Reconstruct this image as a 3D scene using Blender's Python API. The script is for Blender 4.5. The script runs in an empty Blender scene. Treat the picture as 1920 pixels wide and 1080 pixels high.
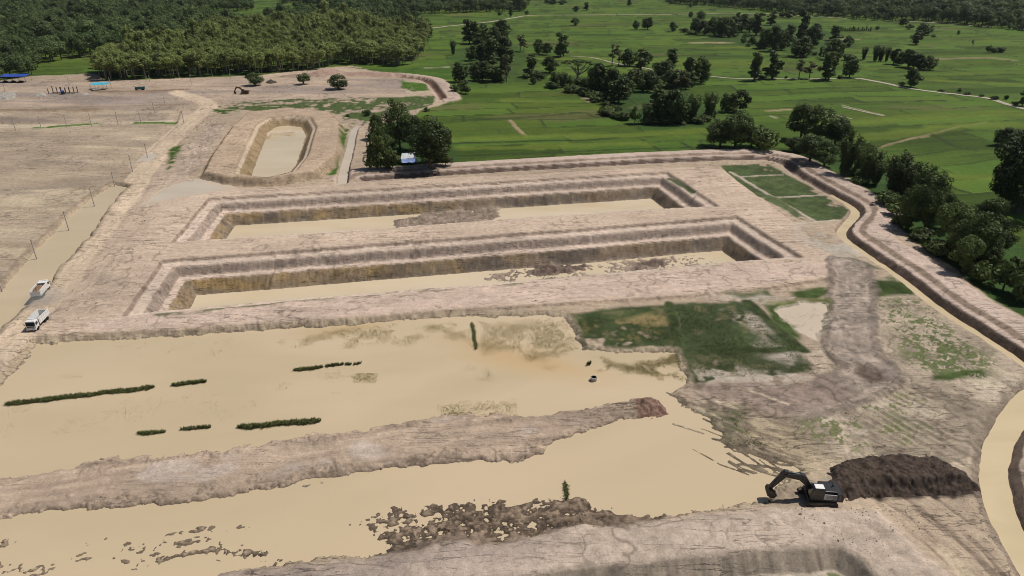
import bpy, bmesh, math
import numpy as np
from mathutils import Vector, Matrix
R = math.radians
SC = bpy.context.scene
COL = SC.collection
# ------------------------------------------------------------------ camera
CAM_H, PITCH, FPX = 65.0, math.atan(620/1280), 1280.0
cam_d = bpy.data.cameras.new('camera'); cam = bpy.data.objects.new('camera', cam_d); COL.objects.link(cam)
cam_d.sensor_width = 36; cam_d.lens = 24; cam_d.clip_start = 1; cam_d.clip_end = 20000
cam.location = (0, 0, CAM_H); cam.rotation_euler = (R(90)-PITCH, 0, 0)
SC.camera = cam
# ------------------------------------------------------------------ sky, sun, exposure
SUN_AZ, SUN_EL = 68.0, 59.0
w = bpy.data.worlds.new('World'); SC.world = w; w.use_nodes = True
nt = w.node_tree; nt.nodes.clear()
sky = nt.nodes.new('ShaderNodeTexSky'); sky.sky_type = 'NISHITA'; sky.sun_disc = False
sky.sun_elevation = R(SUN_EL); sky.sun_rotation = R(SUN_AZ); sky.dust_density = 1.5; sky.altitude = 50
bg = nt.nodes.new('ShaderNodeBackground'); bg.inputs[1].default_value = 0.05
wo = nt.nodes.new('ShaderNodeOutputWorld')
nt.links.new(sky.outputs[0], bg.inputs[0]); nt.links.new(bg.outputs[0], wo.inputs[0])
sd_ = bpy.data.lights.new('sun', 'SUN'); sd_.energy = 4.0; sd_.angle = R(0.5); sd_.color = (1.0, 0.94, 0.86)
sun = bpy.data.objects.new('sun', sd_); COL.objects.link(sun)
sv = Vector((math.sin(R(SUN_AZ))*math.cos(R(SUN_EL)), math.cos(R(SUN_AZ))*math.cos(R(SUN_EL)), math.sin(R(SUN_EL))))
sun.rotation_euler = sv.to_track_quat('Z', 'Y').to_euler(); sun.location = sv*300
SC.view_settings.view_transform = 'Standard'; SC.view_settings.look = 'None'
SC.view_settings.gamma = 1; SC.view_settings.use_curve_mapping = False
SC.view_settings.exposure = 0.02
SC.cycles.volume_bounces = 0
SC.cycles.filter_width = 1.0
# ------------------------------------------------------------------ helpers
cp, sp = math.cos(PITCH), math.sin(PITCH)
def P(px, py, z=0.0):
    """photo pixel -> point on the level z"""
    a, b = (px-960)/FPX, (540-py)/FPX
    d = (a, cp+b*sp, -sp+b*cp)
    t = (z-CAM_H)/d[2]
    return np.array((d[0]*t, d[1]*t, z))
def PP(pts, z=0.0):
    return np.array([P(x, y, z)[:2] for x, y in pts])
def pix_of(x, y, z):
    dz = z-CAM_H
    dep = y*cp-dz*sp
    return 960+FPX*x/dep, 540-FPX*(y*sp+dz*cp)/dep
def height_at(px, py, ytop, z0):
    """height in metres of an upright thing whose foot is at (px,py) on level z0 and whose top shows at ytop"""
    p = P(px, py, z0)
    b = (540-ytop)/FPX
    # (y sp + dz cp) = b (y cp - dz sp)
    dz = p[1]*(b*cp-sp)/(cp+b*sp)
    return CAM_H+dz-z0
def tag(o, label=None, cat=None, group=None, kind=None):
    if label: o['label'] = label
    if cat: o['category'] = cat
    if group: o['group'] = group
    if kind: o['kind'] = kind
    return o
def empty(name, loc=(0, 0, 0), rz=0.0, sc=(1, 1, 1)):
    o = bpy.data.objects.new(name, None); COL.objects.link(o)
    o.location = loc; o.rotation_euler = (0, 0, rz); o.scale = sc; o.empty_display_size = .5
    return o
def mesh_np(name, verts, faces_flat, nper, smooth=False):
    """fast mesh from arrays; all faces have nper corners"""
    verts = np.asarray(verts, np.float32).reshape(-1, 3); f = np.asarray(faces_flat, np.int32).reshape(-1)
    n = len(f)//nper
    me = bpy.data.meshes.new(name)
    me.vertices.add(len(verts)); me.vertices.foreach_set('co', verts.ravel())
    me.loops.add(len(f)); me.loops.foreach_set('vertex_index', f)
    me.polygons.add(n); me.polygons.foreach_set('loop_start', np.arange(0, n*nper, nper, dtype=np.int32))
    me.polygons.foreach_set('loop_total', np.full(n, nper, np.int32))
    me.polygons.foreach_set('use_smooth', np.full(n, smooth, bool))
    me.update(calc_edges=True)
    return me
def point_color(me, name, rgba):
    at = me.color_attributes.new(name, 'FLOAT_COLOR', 'POINT')
    at.data.foreach_set('color', np.asarray(rgba, np.float32).ravel())
def link(name, me, mat=None, parent=None, loc=None):
    o = bpy.data.objects.new(name, me); COL.objects.link(o)
    if mat is not None and len(me.materials) == 0: me.materials.append(mat)
    if parent is not None: o.parent = parent
    if loc is not None: o.location = loc
    return o
# ---- noise
def _hash(ix, iy, seed):
    n = (ix.astype(np.int64)*374761393 + iy.astype(np.int64)*668265263 + seed*1442695041) & 0x7fffffff
    n = ((n ^ (n >> 13))*1274126177) & 0x7fffffff
    n = n ^ (n >> 16)
    return (n & 0xffff).astype(np.float32)/65535.0
def vnoise(x, y, seed=0):
    fx, fy = np.floor(x), np.floor(y)
    ix, iy = fx.astype(np.int64), fy.astype(np.int64)
    u, v = (x-fx).astype(np.float32), (y-fy).astype(np.float32)
    u = u*u*(3-2*u); v = v*v*(3-2*v)
    a, b = _hash(ix, iy, seed), _hash(ix+1, iy, seed)
    c, d = _hash(ix, iy+1, seed), _hash(ix+1, iy+1, seed)
    return (a+(b-a)*u)*(1-v)+(c+(d-c)*u)*v
def fbm(x, y, scale, octs=4, seed=0, gain=.5):
    s = np.zeros(x.shape, np.float32); amp, tot = 1.0, 0.0
    c_, s_ = math.cos(.6), math.sin(.6)
    xx, yy = x/scale, y/scale
    for k in range(octs):
        s += amp*vnoise(xx, yy, seed+k*17); tot += amp; amp *= gain
        xx, yy = (xx*c_-yy*s_)*2.03+7.1, (xx*s_+yy*c_)*2.03+3.7
    return s/tot-.5           # about -.5 .. .5
def sstep(a, b, x):
    t = np.clip((x-a)/(b-a), 0, 1); return t*t*(3-2*t)
# ---- distances
def _select(X, Y, pts, m):
    return np.nonzero((X > pts[:, 0].min()-m) & (X < pts[:, 0].max()+m) & (Y > pts[:, 1].min()-m) & (Y < pts[:, 1].max()+m))[0]
def sdf_poly(X, Y, poly, m=25.0):
    """signed distance, negative inside; m beyond the margin"""
    out = np.full(X.shape, m, np.float32)
    idx = _select(X, Y, poly, m)
    if len(idx) == 0: return out
    x, y = X[idx], Y[idx]
    d2 = np.full(x.shape, 1e12); ins = np.zeros(x.shape, bool)
    n = len(poly)
    for i in range(n):
        ax, ay = poly[i]; bx, by = poly[(i+1) % n]
        ex, ey = bx-ax, by-ay; L = ex*ex+ey*ey+1e-9
        t = np.clip(((x-ax)*ex+(y-ay)*ey)/L, 0, 1)
        d2 = np.minimum(d2, (x-ax-t*ex)**2+(y-ay-t*ey)**2)
        c = ((ay > y) != (by > y))
        if by != ay: ins ^= c & (x < ex*(y-ay)/(by-ay)+ax)
    d = np.sqrt(d2); d[ins] *= -1
    out[idx] = np.minimum(d, m)
    return out
def dist_line(X, Y, pts, m=25.0):
    """signed distance to a polyline (positive = left of travel) and arc position"""
    out = np.full(X.shape, m, np.float32); arc = np.zeros(X.shape, np.float32)
    idx = _select(X, Y, pts, m)
    if len(idx) == 0: return out, arc
    x, y = X[idx], Y[idx]
    best = np.full(x.shape, 1e12); sg = np.ones(x.shape); ar = np.zeros(x.shape); s0 = 0
    for i in range(len(pts)-1):
        ax, ay = pts[i]; bx, by = pts[i+1]
        ex, ey = bx-ax, by-ay; L = ex*ex+ey*ey+1e-9
        t = np.clip(((x-ax)*ex+(y-ay)*ey)/L, 0, 1)
        d2 = (x-ax-t*ex)**2+(y-ay-t*ey)**2
        k = d2 < best
        best[k] = d2[k]; sg[k] = np.sign(ex*(y[k]-ay)-ey*(x[k]-ax)); ar[k] = s0+t[k]*math.sqrt(L)
        s0 += math.sqrt(L)
    d = np.sqrt(best)*np.where(sg == 0, 1, sg)
    k = np.abs(d) < m
    out[idx[k]] = d[k]; arc[idx[k]] = ar[k]
    return out, arc
def smooth_line(pts, n=4):
    p = [np.array(q, float) for q in pts]; out = []
    for i in range(len(p)-1):
        p0, p1, p2, p3 = p[max(i-1, 0)], p[i], p[i+1], p[min(i+2, len(p)-1)]
        for k in range(n):
            t = k/n
            out.append(.5*((2*p1)+(-p0+p2)*t+(2*p0-5*p1+4*p2-p3)*t*t+(-p0+3*p1-3*p2+p3)*t**3))
    out.append(p[-1]); return np.array(out)
# ------------------------------------------------------------------ materials
MATS = {}
def mat(name, color, rough=.8, metal=0.0, spec=.3, var=0.0, vscale=3.0, bump=0.0):
    if name in MATS: return MATS[name]
    m = bpy.data.materials.new(name); m.use_nodes = True
    t = m.node_tree; b = t.nodes['Principled BSDF']
    b.inputs['Roughness'].default_value = rough; b.inputs['Metallic'].default_value = metal
    b.inputs['Specular IOR Level'].default_value = spec
    b.inputs['Base Color'].default_value = (*color, 1)
    if var > 0:
        tc = t.nodes.new('ShaderNodeTexCoord'); n = t.nodes.new('ShaderNodeTexNoise')
        n.inputs['Scale'].default_value = vscale; n.inputs['Detail'].default_value = 6
        t.links.new(tc.outputs['Object'], n.inputs['Vector'])
        r = t.nodes.new('ShaderNodeMapRange'); r.inputs[1].default_value = .3; r.inputs[2].default_value = .7
        r.inputs[3].default_value = 1-var; r.inputs[4].default_value = 1+var
        t.links.new(n.outputs['Fac'], r.inputs[0])
        v = t.nodes.new('ShaderNodeVectorMath'); v.operation = 'SCALE'; v.inputs[0].default_value = color
        t.links.new(r.outputs[0], v.inputs['Scale']); t.links.new(v.outputs[0], b.inputs['Base Color'])
        if bump > 0:
            bp = t.nodes.new('ShaderNodeBump'); bp.inputs['Strength'].default_value = bump; bp.inputs['Distance'].default_value = .1
            t.links.new(n.outputs['Fac'], bp.inputs['Height']); t.links.new(bp.outputs[0], b.inputs['Normal'])
    MATS[name] = m
    return m
def ground_material():
    m = bpy.data.materials.new('ground_soil'); m.use_nodes = True
    t = m.node_tree; b = t.nodes['Principled BSDF']; N, L = t.nodes.new, t.links.new
    b.inputs['Roughness'].default_value = .95; b.inputs['Specular IOR Level'].default_value = .15
    a = N('ShaderNodeAttribute'); a.attribute_name = 'Col'
    tc = N('ShaderNodeTexCoord')
    acc = None
    for sc, lo, hi, det in ((.9, .84, 1.14, 9), (.12, .93, 1.07, 4), (4.5, .80, 1.17, 5)):
        n = N('ShaderNodeTexNoise'); n.inputs['Scale'].default_value = sc; n.inputs['Detail'].default_value = det
        n.inputs['Roughness'].default_value = .62
        L(tc.outputs['Object'], n.inputs['Vector'])
        r = N('ShaderNodeMapRange'); r.inputs[1].default_value = .32; r.inputs[2].default_value = .68
        r.inputs[3].default_value = lo; r.inputs[4].default_value = hi
        L(n.outputs['Fac'], r.inputs[0])
        if acc is None: acc = r.outputs[0]; first = n
        else:
            mu = N('ShaderNodeMath'); mu.operation = 'MULTIPLY'; L(acc, mu.inputs[0]); L(r.outputs[0], mu.inputs[1]); acc = mu.outputs[0]
    def soft(sock, lo, hi, a0, a1):
        r = N('ShaderNodeMapRange'); r.inputs[1].default_value = lo; r.inputs[2].default_value = hi; r.inputs[3].default_value = a0; r.inputs[4].default_value = a1
        L(sock, r.inputs[0]); return r.outputs[0]
    def op(o, p, q):
        m_ = N('ShaderNodeMath'); m_.operation = o
        for k, x in enumerate((p, q)):
            if isinstance(x, (int, float)): m_.inputs[k].default_value = x
            elif x is not None: L(x, m_.inputs[k])
        return m_.outputs[0]
    # machine marks: thin broken lines along the banks; dark crumbs
    mp = N('ShaderNodeMapping'); mp.inputs['Rotation'].default_value = (0, 0, -R(11)); mp.inputs['Scale'].default_value = (.09, .8, 1); L(tc.outputs['Object'], mp.inputs['Vector'])
    n1 = N('ShaderNodeTexNoise'); n1.inputs['Scale'].default_value = 1.0; n1.inputs['Detail'].default_value = 5; n1.inputs['Distortion'].default_value = .7; L(mp.outputs[0], n1.inputs['Vector'])
    line = soft(op('ABSOLUTE', op('SUBTRACT', n1.outputs['Fac'], .5), None), 0, .022, 1, 0)
    n2 = N('ShaderNodeTexNoise'); n2.inputs['Scale'].default_value = 1.9; n2.inputs['Detail'].default_value = 5; L(tc.outputs['Object'], n2.inputs['Vector'])
    crumb = soft(n2.outputs['Fac'], .62, .72, 0, 1)
    n3 = N('ShaderNodeTexNoise'); n3.inputs['Scale'].default_value = .06; n3.inputs['Detail'].default_value = 3; L(tc.outputs['Object'], n3.inputs['Vector'])
    gate = soft(n3.outputs['Fac'], .4, .6, .15, 1)
    dk = op('MULTIPLY', op('MAXIMUM', op('MULTIPLY', line, .75), op('MULTIPLY', crumb, .30)), op('MULTIPLY', gate, a.outputs['Alpha']))
    acc = op('MULTIPLY', acc, op('SUBTRACT', 1.0, dk))
    v = N('ShaderNodeVectorMath'); v.operation = 'SCALE'; L(a.outputs['Color'], v.inputs[0]); L(acc, v.inputs['Scale'])
    L(v.outputs[0], b.inputs['Base Color'])
    bp = N('ShaderNodeBump'); bp.inputs['Strength'].default_value = .4; bp.inputs['Distance'].default_value = .12
    L(first.outputs['Fac'], bp.inputs['Height']); L(bp.outputs[0], b.inputs['Normal'])
    return m
def water_material(name, c1, c2, scale=.02, rough=.22):
    m = bpy.data.materials.new(name); m.use_nodes = True
    t = m.node_tree; b = t.nodes['Principled BSDF']; N, L = t.nodes.new, t.links.new
    b.inputs['Roughness'].default_value = rough; b.inputs['Specular IOR Level'].default_value = .35
    tc = N('ShaderNodeTexCoord')
    mp = N('ShaderNodeMapping'); mp.inputs['Rotation'].default_value = (0, 0, .25); mp.inputs['Scale'].default_value = (1, 2.2, 1)
    L(tc.outputs['Object'], mp.inputs['Vector'])
    n = N('ShaderNodeTexNoise'); n.inputs['Scale'].default_value = scale; n.inputs['Detail'].default_value = 7; n.inputs['Distortion'].default_value = 1.4
    L(mp.outputs[0], n.inputs['Vector'])
    r = N('ShaderNodeMapRange'); r.inputs[1].default_value = .35; r.inputs[2].default_value = .65
    L(n.outputs['Fac'], r.inputs[0])
    mx = N('ShaderNodeMix'); mx.data_type = 'RGBA'
    mx.inputs[6].default_value = (*c1, 1); mx.inputs[7].default_value = (*c2, 1)
    L(r.outputs[0], mx.inputs[0]); L(mx.outputs[2], b.inputs['Base Color'])
    n2 = N('ShaderNodeTexNoise'); n2.inputs['Scale'].default_value = 1.2; n2.inputs['Detail'].default_value = 3
    L(tc.outputs['Object'], n2.inputs['Vector'])
    bp = N('ShaderNodeBump'); bp.inputs['Strength'].default_value = .03; bp.inputs['Distance'].default_value = .05
    L(n2.outputs['Fac'], bp.inputs['Height']); L(bp.outputs[0], b.inputs['Normal'])
    return m
def leaf_material(name, c_dark, c_light, rnd=.38, transl=.25):
    m = bpy.data.materials.new(name); m.use_nodes = True
    t = m.node_tree; N, L = t.nodes.new, t.links.new
    b = t.nodes['Principled BSDF']; b.inputs['Roughness'].default_value = .6; b.inputs['Specular IOR Level'].default_value = .25
    a = N('ShaderNodeAttribute'); a.attribute_name = 'Col'
    oi = N('ShaderNodeObjectInfo')
    mx = N('ShaderNodeMix'); mx.data_type = 'RGBA'; mx.inputs[6].default_value = (*c_dark, 1); mx.inputs[7].default_value = (*c_light, 1)
    L(a.outputs['Fac'], mx.inputs[0])
    r = N('ShaderNodeMapRange'); r.inputs[3].default_value = 1-rnd; r.inputs[4].default_value = 1+rnd; L(oi.outputs['Random'], r.inputs[0])
    v = N('ShaderNodeVectorMath'); v.operation = 'SCALE'; L(mx.outputs[2], v.inputs[0]); L(r.outputs[0], v.inputs['Scale'])
    L(v.outputs[0], b.inputs['Base Color'])
    tr = N('ShaderNodeBsdfTranslucent'); L(v.outputs[0], tr.inputs['Color'])
    ms = N('ShaderNodeMixShader'); ms.inputs[0].default_value = transl
    L(b.outputs[0], ms.inputs[1]); L(tr.outputs[0], ms.inputs[2]); L(ms.outputs[0], t.nodes['Material Output'].inputs[0])
    return m
M_GROUND = ground_material()
def silt(m, p0, p1, wd, col):
    t = m.node_tree; N, L = t.nodes.new, t.links.new; b = t.nodes['Principled BSDF']; old = b.inputs['Base Color'].links[0].from_socket
    tc = N('ShaderNodeTexCoord'); mp = N('ShaderNodeMapping'); mp.vector_type = 'TEXTURE'
    c = (p0+p1)/2; d = p1-p0; mp.inputs['Location'].default_value = (c[0], c[1], 0); mp.inputs['Rotation'].default_value = (0, 0, math.atan2(d[1], d[0])); mp.inputs['Scale'].default_value = (np.linalg.norm(d)/2*1.3, wd, 1)
    L(tc.outputs['Object'], mp.inputs['Vector']); nz = N('ShaderNodeTexNoise'); nz.inputs['Scale'].default_value = .9; nz.inputs['Detail'].default_value = 5; L(mp.outputs[0], nz.inputs['Vector'])
    sc = N('ShaderNodeVectorMath'); sc.operation = 'SUBTRACT'; sc.inputs[1].default_value = (.5, .5, .5); L(nz.outputs['Color'], sc.inputs[0]); ad = N('ShaderNodeVectorMath'); ad.operation = 'ADD'; L(sc.outputs[0], ad.inputs[0]); L(mp.outputs[0], ad.inputs[1])
    ln = N('ShaderNodeVectorMath'); ln.operation = 'LENGTH'; L(ad.outputs[0], ln.inputs[0]); r = N('ShaderNodeMapRange'); r.inputs[1].default_value = 1.2; r.inputs[2].default_value = .3; r.inputs[4].default_value = .85; L(ln.outputs['Value'], r.inputs[0])
    mx = N('ShaderNodeMix'); mx.data_type = 'RGBA'; mx.inputs[7].default_value = (*col, 1); L(r.outputs[0], mx.inputs[0]); L(old, mx.inputs[6]); L(mx.outputs[2], b.inputs['Base Color'])
M_FLOOD = water_material('muddy_flood_water', (.465, .378, .242), (.535, .425, .288), .011)
silt(M_FLOOD, P(860, 648)[:2], P(1110, 705)[:2], 5.0, (.50, .355, .19)); silt(M_FLOOD, P(560, 628)[:2], P(720, 606)[:2], 3.0, (.47, .35, .20))
M_POND = water_material('muddy_pond_water', (.54, .44, .295), (.60, .50, .36), .02, .12)
M_PALE = water_material('pale_muddy_water', (.515, .43, .325), (.56, .475, .37), .03, .12)
M_CANAL = water_material('muddy_canal_water', (.52, .42, .26), (.58, .47, .30), .05)
M_BARK = mat('bark', (.10, .08, .06), .9, var=.3, vscale=2)
M_BARKP = mat('pale_bark', (.22, .19, .15), .9, var=.3, vscale=2)

# ------------------------------------------------------------------ terrain sheet
rows_px = np.arange(1180, -24, -1.5)
Yr = np.array([P(960, q)[1] for q in rows_px])
near = np.linspace(-60, Yr[0]-1.5, 14)
far = [Yr[-1]]
while far[-1] < 9000: far.append(far[-1]*1.12)
Yr = np.concatenate([near, Yr, np.array(far[1:])])
NC = 1240
dep = np.maximum(Yr*cp+CAM_H*sp, 40)
halfW = dep*.75*1.14+12
U = np.linspace(-1, 1, NC)
GX = (halfW[:, None]*U[None, :]).astype(np.float64).ravel()
GY = np.repeat(Yr, NC)
NR = len(Yr)
RES = np.repeat(dep, NC)/FPX*1.7            # local grid step, metres
W1 = fbm(GX, GY, 9, 3, 5); W2 = fbm(GX, GY, 9, 3, 55)
w1 = fbm(GX, GY, 2.2, 2, 15); w2 = fbm(GX, GY, 2.2, 2, 65)
n_big = fbm(GX, GY, 60, 4, 1); n_mid = fbm(GX, GY, 14, 4, 2); n_sm = fbm(GX, GY, 3.2, 3, 3); n_fine = fbm(GX, GY, 1.1, 2, 4)
n_ff = fbm(GX, GY, .42, 3, 6)*np.clip(.30/RES, 0, 1).astype(np.float32)
FADE = np.clip(260/np.maximum(GY, 1), 0, 1)   # small relief only where the sheet can carry it
Z = (.38+.06*n_mid+.04*n_sm*FADE).astype(np.float32)
C3 = np.zeros((len(GX), 3), np.float32)
LIGHT = np.array((.475, .372, .288)); PINK = np.array((.505, .392, .320)); TAN = np.array((.40, .315, .232)); ROAD = np.array((.535, .425, .310))
GREY = np.array((.27, .22, .185)); DARK = np.array((.135, .10, .08)); OCHRE = np.array((.29, .20, .10)); WET = np.array((.31, .25, .185))
SAND = np.array((.50, .41, .29)); GRASS = np.array((.044, .088, .012)); GRASSD = np.array((.028, .062, .014)); GRASSY = np.array((.102, .140, .020))
def wx(a, b=0.0): return GX+W1*a+w1*b
def wy(a, b=0.0): return GY+W2*a+w2*b
def poly(pts, z=.4, a=0.0, b=0.0, m=25.0):
    return sdf_poly(wx(a, b), wy(a, b), PP(pts, z), m)
def paint(mask, col, var=.12, nz=None):
    global C3
    nz = n_mid+.6*n_sm if nz is None else nz
    c = np.asarray(col, np.float32)[None, :]*(1+var*2*nz)[:, None]
    C3 += (c-C3)*np.clip(mask, 0, 1)[:, None].astype(np.float32)
def inside(sd, f=.6): return sstep(f, -f, sd)
def lift(mask, z):
    global Z
    Z = (Z+(z-Z)*mask).astype(np.float32)
# --- paddies: default cover
ang = R(8)
rx = GX*math.cos(ang)+GY*math.sin(ang)+W1*3+n_big*16; ry = -GX*math.sin(ang)+GY*math.cos(ang)+W2*2+n_big*16
ci = np.floor(ry/15+.35*vnoise(rx/90, ry/400, 8)); fy_ = ry/15+.35*vnoise(rx/90, ry/400, 8)-ci
cj = np.floor(rx/58+_hash(ci, ci*0, 9)*3); fx_ = rx/58+_hash(ci, ci*0, 9)*3-cj
cell = _hash(cj, ci, 31); cell2 = _hash(cj, ci, 77)
streak = fbm(rx/7, ry, 2.6, 3, 12)*.6+fbm(rx/9, ry, 13, 4, 14, .6)*.9
g = GRASS[None, :]*(1.08+1.0*(cell-.5)+.55*n_big+.6*streak)[:, None]
yel = np.clip((cell2-.62)*2.2, 0, 1)*(.5+n_mid)
g = g+(GRASSY[None, :]-g)*np.clip(yel+np.clip(n_big*1.2, 0, .5)*.5+np.clip(streak, 0, 1)*1.5+.12, 0, 1)[:, None]
brown = sstep(.14, .3, fbm(rx/2, ry*1.3, 30, 4, 90))*.55
g = g+(np.array((.12, .105, .045))[None, :]-g)*brown[:, None]
bund = np.minimum(np.minimum(fy_, 1-fy_)*15, np.minimum(fx_, 1-fx_)*58)
bm_ = sstep(.9, .35, bund-RES*.25)*(.35+.65*(_hash(ci, cj, 5) > .35))
g = g+(np.array((.034, .05, .014))[None, :]-g)*(bm_*.92)[:, None]
C3[:] = g
Z += (bm_*.22).astype(np.float32)
for q, c, wd_ in (([(815, 271), (960, 266), (1100, 263), (1330, 250)], (.03, .042, .014), 1.3), ([(835, 293), (1000, 287), (1200, 280), (1330, 276)], (.03, .045, .014), .8), ([(1205, 262), (1250, 291)], (.034, .05, .016), .8), ([(1280, 268), (1320, 293)], (.034, .05, .016), .8), ([(850, 225), (960, 222), (1090, 212)], (.034, .05, .016), 1.2),
                  ([(1700, 262), (1760, 248), (1800, 238), (1850, 230)], (.2, .16, .09), .9), ([(1640, 280), (1700, 262), (1740, 256)], (.2, .16, .09), .8), ([(1750, 252), (1790, 275), (1830, 282)], (.03, .045, .014), 1.0), ([(1500, 188), (1580, 192), (1700, 190), (1770, 188)], (.04, .045, .018), 1.2), ([(1580, 198), (1656, 216)], (.32, .29, .2), .7), ([(1440, 208), (1478, 205)], (.30, .22, .14), 1.6), ([(1445, 218), (1456, 222)], (.34, .3, .24), .8),
                  ([(1300, 80), (1370, 80)], (.30, .24, .14), 4.5), ([(1550, 73), (1610, 74)], (.30, .25, .16), 3.0), ([(1755, 110), (1860, 108), (1900, 113)], (.20, .17, .09), 4.0), ([(955, 226), (968, 240), (985, 255)], (.26, .2, .12), .9), ([(1190, 203), (1225, 195)], (.25, .2, .11), 4.0), ([(800, 127), (840, 126)], (.40, .34, .26), 1.5), ([(1100, 185), (1110, 190)], (.3, .24, .15), 3)):
    d, _ = dist_line(wx(1.5, .5), wy(1.5, .5), PP(q, .4)); mk = sstep(wd_*1.3, wd_*.5, np.abs(d)-RES*.3); paint(mk*.9, c, .25); Z += (mk*.2*(wd_ < 1.5)).astype(np.float32)
Z += (.10*(cell-.5)).astype(np.float32)
for q, w_ in (([(830, 262), (1000, 257), (1200, 252), (1330, 246)], 6), ([(850, 280), (1000, 275), (1200, 270)], 4), ([(1500, 235), (1700, 222), (1900, 212)], 8), ([(1600, 262), (1750, 240), (1900, 232)], 7), ([(960, 190), (1080, 190)], 8), ([(1750, 150), (1920, 160)], 8), ([(1000, 110), (1300, 112)], 8), ([(1740, 330), (1860, 335)], 6)):
    d, _ = dist_line(wx(8, 1), wy(8, 1), PP(q, .4)); paint(sstep(w_, w_*.2, np.abs(d)+streak*w_*1.2)*.75, GRASSY*1.15, .25, streak)
# scrubby ground under and around the tree rows
for pts, m_ in (([(1000, 130), (1090, 160), (1160, 210), (1200, 245), (1330, 240), (1345, 215), (1290, 175), (1130, 150)], .8),
                ([(1480, 285), (1560, 250), (1700, 330), (1760, 400), (1860, 440), (1940, 470), (2100, 700), (1920, 600), (1830, 545), (1700, 440), (1650, 390), (1590, 330)], .9),
                ([(690, 240), (740, 220), (850, 270), (850, 318), (720, 318)], .9),
                ([(840, 100), (940, 60), (990, 100), (1000, 150), (870, 160)], .6),
                ([(1300, 60), (1480, 40), (1560, 60), (1580, 110), (1440, 95), (1320, 70)], .6)):
    s = poly(pts, .4, 8, 2); paint(inside(s, 4)*m_, GRASSD, .4)
# --- the building site: bare soil
site_px = [(-500, 150), (0, 152), (60, 143), (180, 138), (200, 153), (330, 147), (480, 142), (600, 128), (660, 124), (745, 140), (800, 147), (850, 168), (862, 185), (838, 194),
           (790, 206), (770, 222), (720, 232), (700, 250), (690, 300), (720, 317), (830, 318), (1100, 309), (1488, 292), (1500, 300), (1600, 338), (1660, 382), (1650, 402), (1700, 440), (1790, 510), (1830, 545),
           (1920, 598), (2400, 850), (2400, 1600), (-900, 1600), (-900, 150)]
site = poly(site_px, .4, 2.5, .8, 60)
SITE = inside(site, .7)
paint(SITE, TAN, .16, n_big+.6*n_mid+.4*n_sm)
lift(inside(site, 2.5), .62+.12*n_mid+.1*n_sm*FADE)
# left plain: darker brownish sweeps and pale sand sweeps running across
ang2 = R(-3); lx = GX*math.cos(ang2)+GY*math.sin(ang2); ly = -GX*math.sin(ang2)+GY*math.cos(ang2)
sweep = fbm(lx/6, ly, 5, 4, 21)
left = inside(poly([(-700, 205), (330, 200), (300, 250), (215, 340), (150, 385), (60, 480), (-60, 590), (-700, 640)], .6, 2), 2)
lift(left, .95+.10*sweep)
paint(left, (.36, .288, .212), .3, sweep+.4*n_mid)
paint(left*sstep(.0, .18, fbm(lx/3, ly, 16, 5, 23))*.8, GREY*.85, .3)
paint(left*sstep(.10, .2, fbm(lx/4, ly, 9, 5, 29))*.85, SAND*.95, .08)
upl = inside(poly([(-700, 152), (0, 152), (330, 148), (760, 148), (760, 185), (390, 190), (340, 200), (-700, 205)], .6, 3), 2)
paint(upl, (.385, .30, .228), .3, sweep+.3*n_mid)
paint(upl*sstep(.05, .2, fbm(lx/5, ly, 14, 4, 41))*.75, (.26, .215, .19), .15)
for x0, y0, x1, y1, c, wd, hgt in ((-200, 208, 180, 208, (.20, .14, .09), 5, .8), (180, 172, 345, 168, (.2, .125, .075), 5, .5), (150, 200, 340, 196, (.24, .18, .13), 3, .3),
                              (-200, 236, 130, 228, (.24, .19, .15), 2.5, .3), (-200, 246, 180, 234, (.55, .46, .36), 3, 0), (180, 232, 330, 226, (.52, .44, .35), 2, 0)):
    d, _ = dist_line(wx(3, .6), wy(3, .6), PP([(x0, y0), ((x0+x1)/2, (y0+y1)/2+1), (x1, y1)], .8)); mk = sstep(wd, wd*.3, np.abs(d))
    paint(mk*(.7+n_mid), c, .25); Z += (hgt*mk*(.8+n_sm)).astype(np.float32)
d, _ = dist_line(wx(3, .8), wy(3, .8), PP([(-200, 243), (80, 238), (200, 230), (330, 229)], .8)); paint(sstep(3, 1, np.abs(d+1.5))*sstep(-.08, .12, n_mid+n_sm*.6), GRASS*1.4, .3)
# --- raised platform that carries the excavated ponds
PLZ = 1.05
plat_px = [(60, 630), (300, 617), (430, 612), (600, 602), (760, 586), (900, 575), (1100, 563), (1300, 551), (1440, 537), (1560, 520), (1582, 503), (1560, 482), (1500, 428), (1440, 380), (1360, 318), (1300, 313),
           (1240, 313), (1000, 326), (800, 335), (650, 342), (560, 350), (440, 352), (380, 350), (300, 300), (390, 215), (345, 205), (330, 240), (250, 318), (215, 362), (150, 440), (98, 515), (60, 570), (10, 620), (-90, 720), (-10, 705), (30, 665)]
plat = poly(plat_px, PLZ, 1.2, .7, 30)
Pm = sstep(1.35, -.1, plat+n_fine*.6+n_ff*.8)
lift(Pm, PLZ+.10*n_mid+.10*n_sm*FADE)
psoil = inside(plat, .5)
along = fbm((GX*math.cos(R(11))+GY*math.sin(R(11)))/7, -GX*math.sin(R(11))+GY*math.cos(R(11)), 1.3, 4, 61)
paint(psoil, LIGHT, .13, n_mid+along)
Z += (psoil*along*.10*FADE).astype(np.float32)
# earth face of the platform edge
paint(sstep(.1, .5, plat+n_ff)*sstep(2.0, 1.3, plat)*Pm, (.24, .175, .13), .35, n_sm+n_fine+n_ff)
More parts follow.
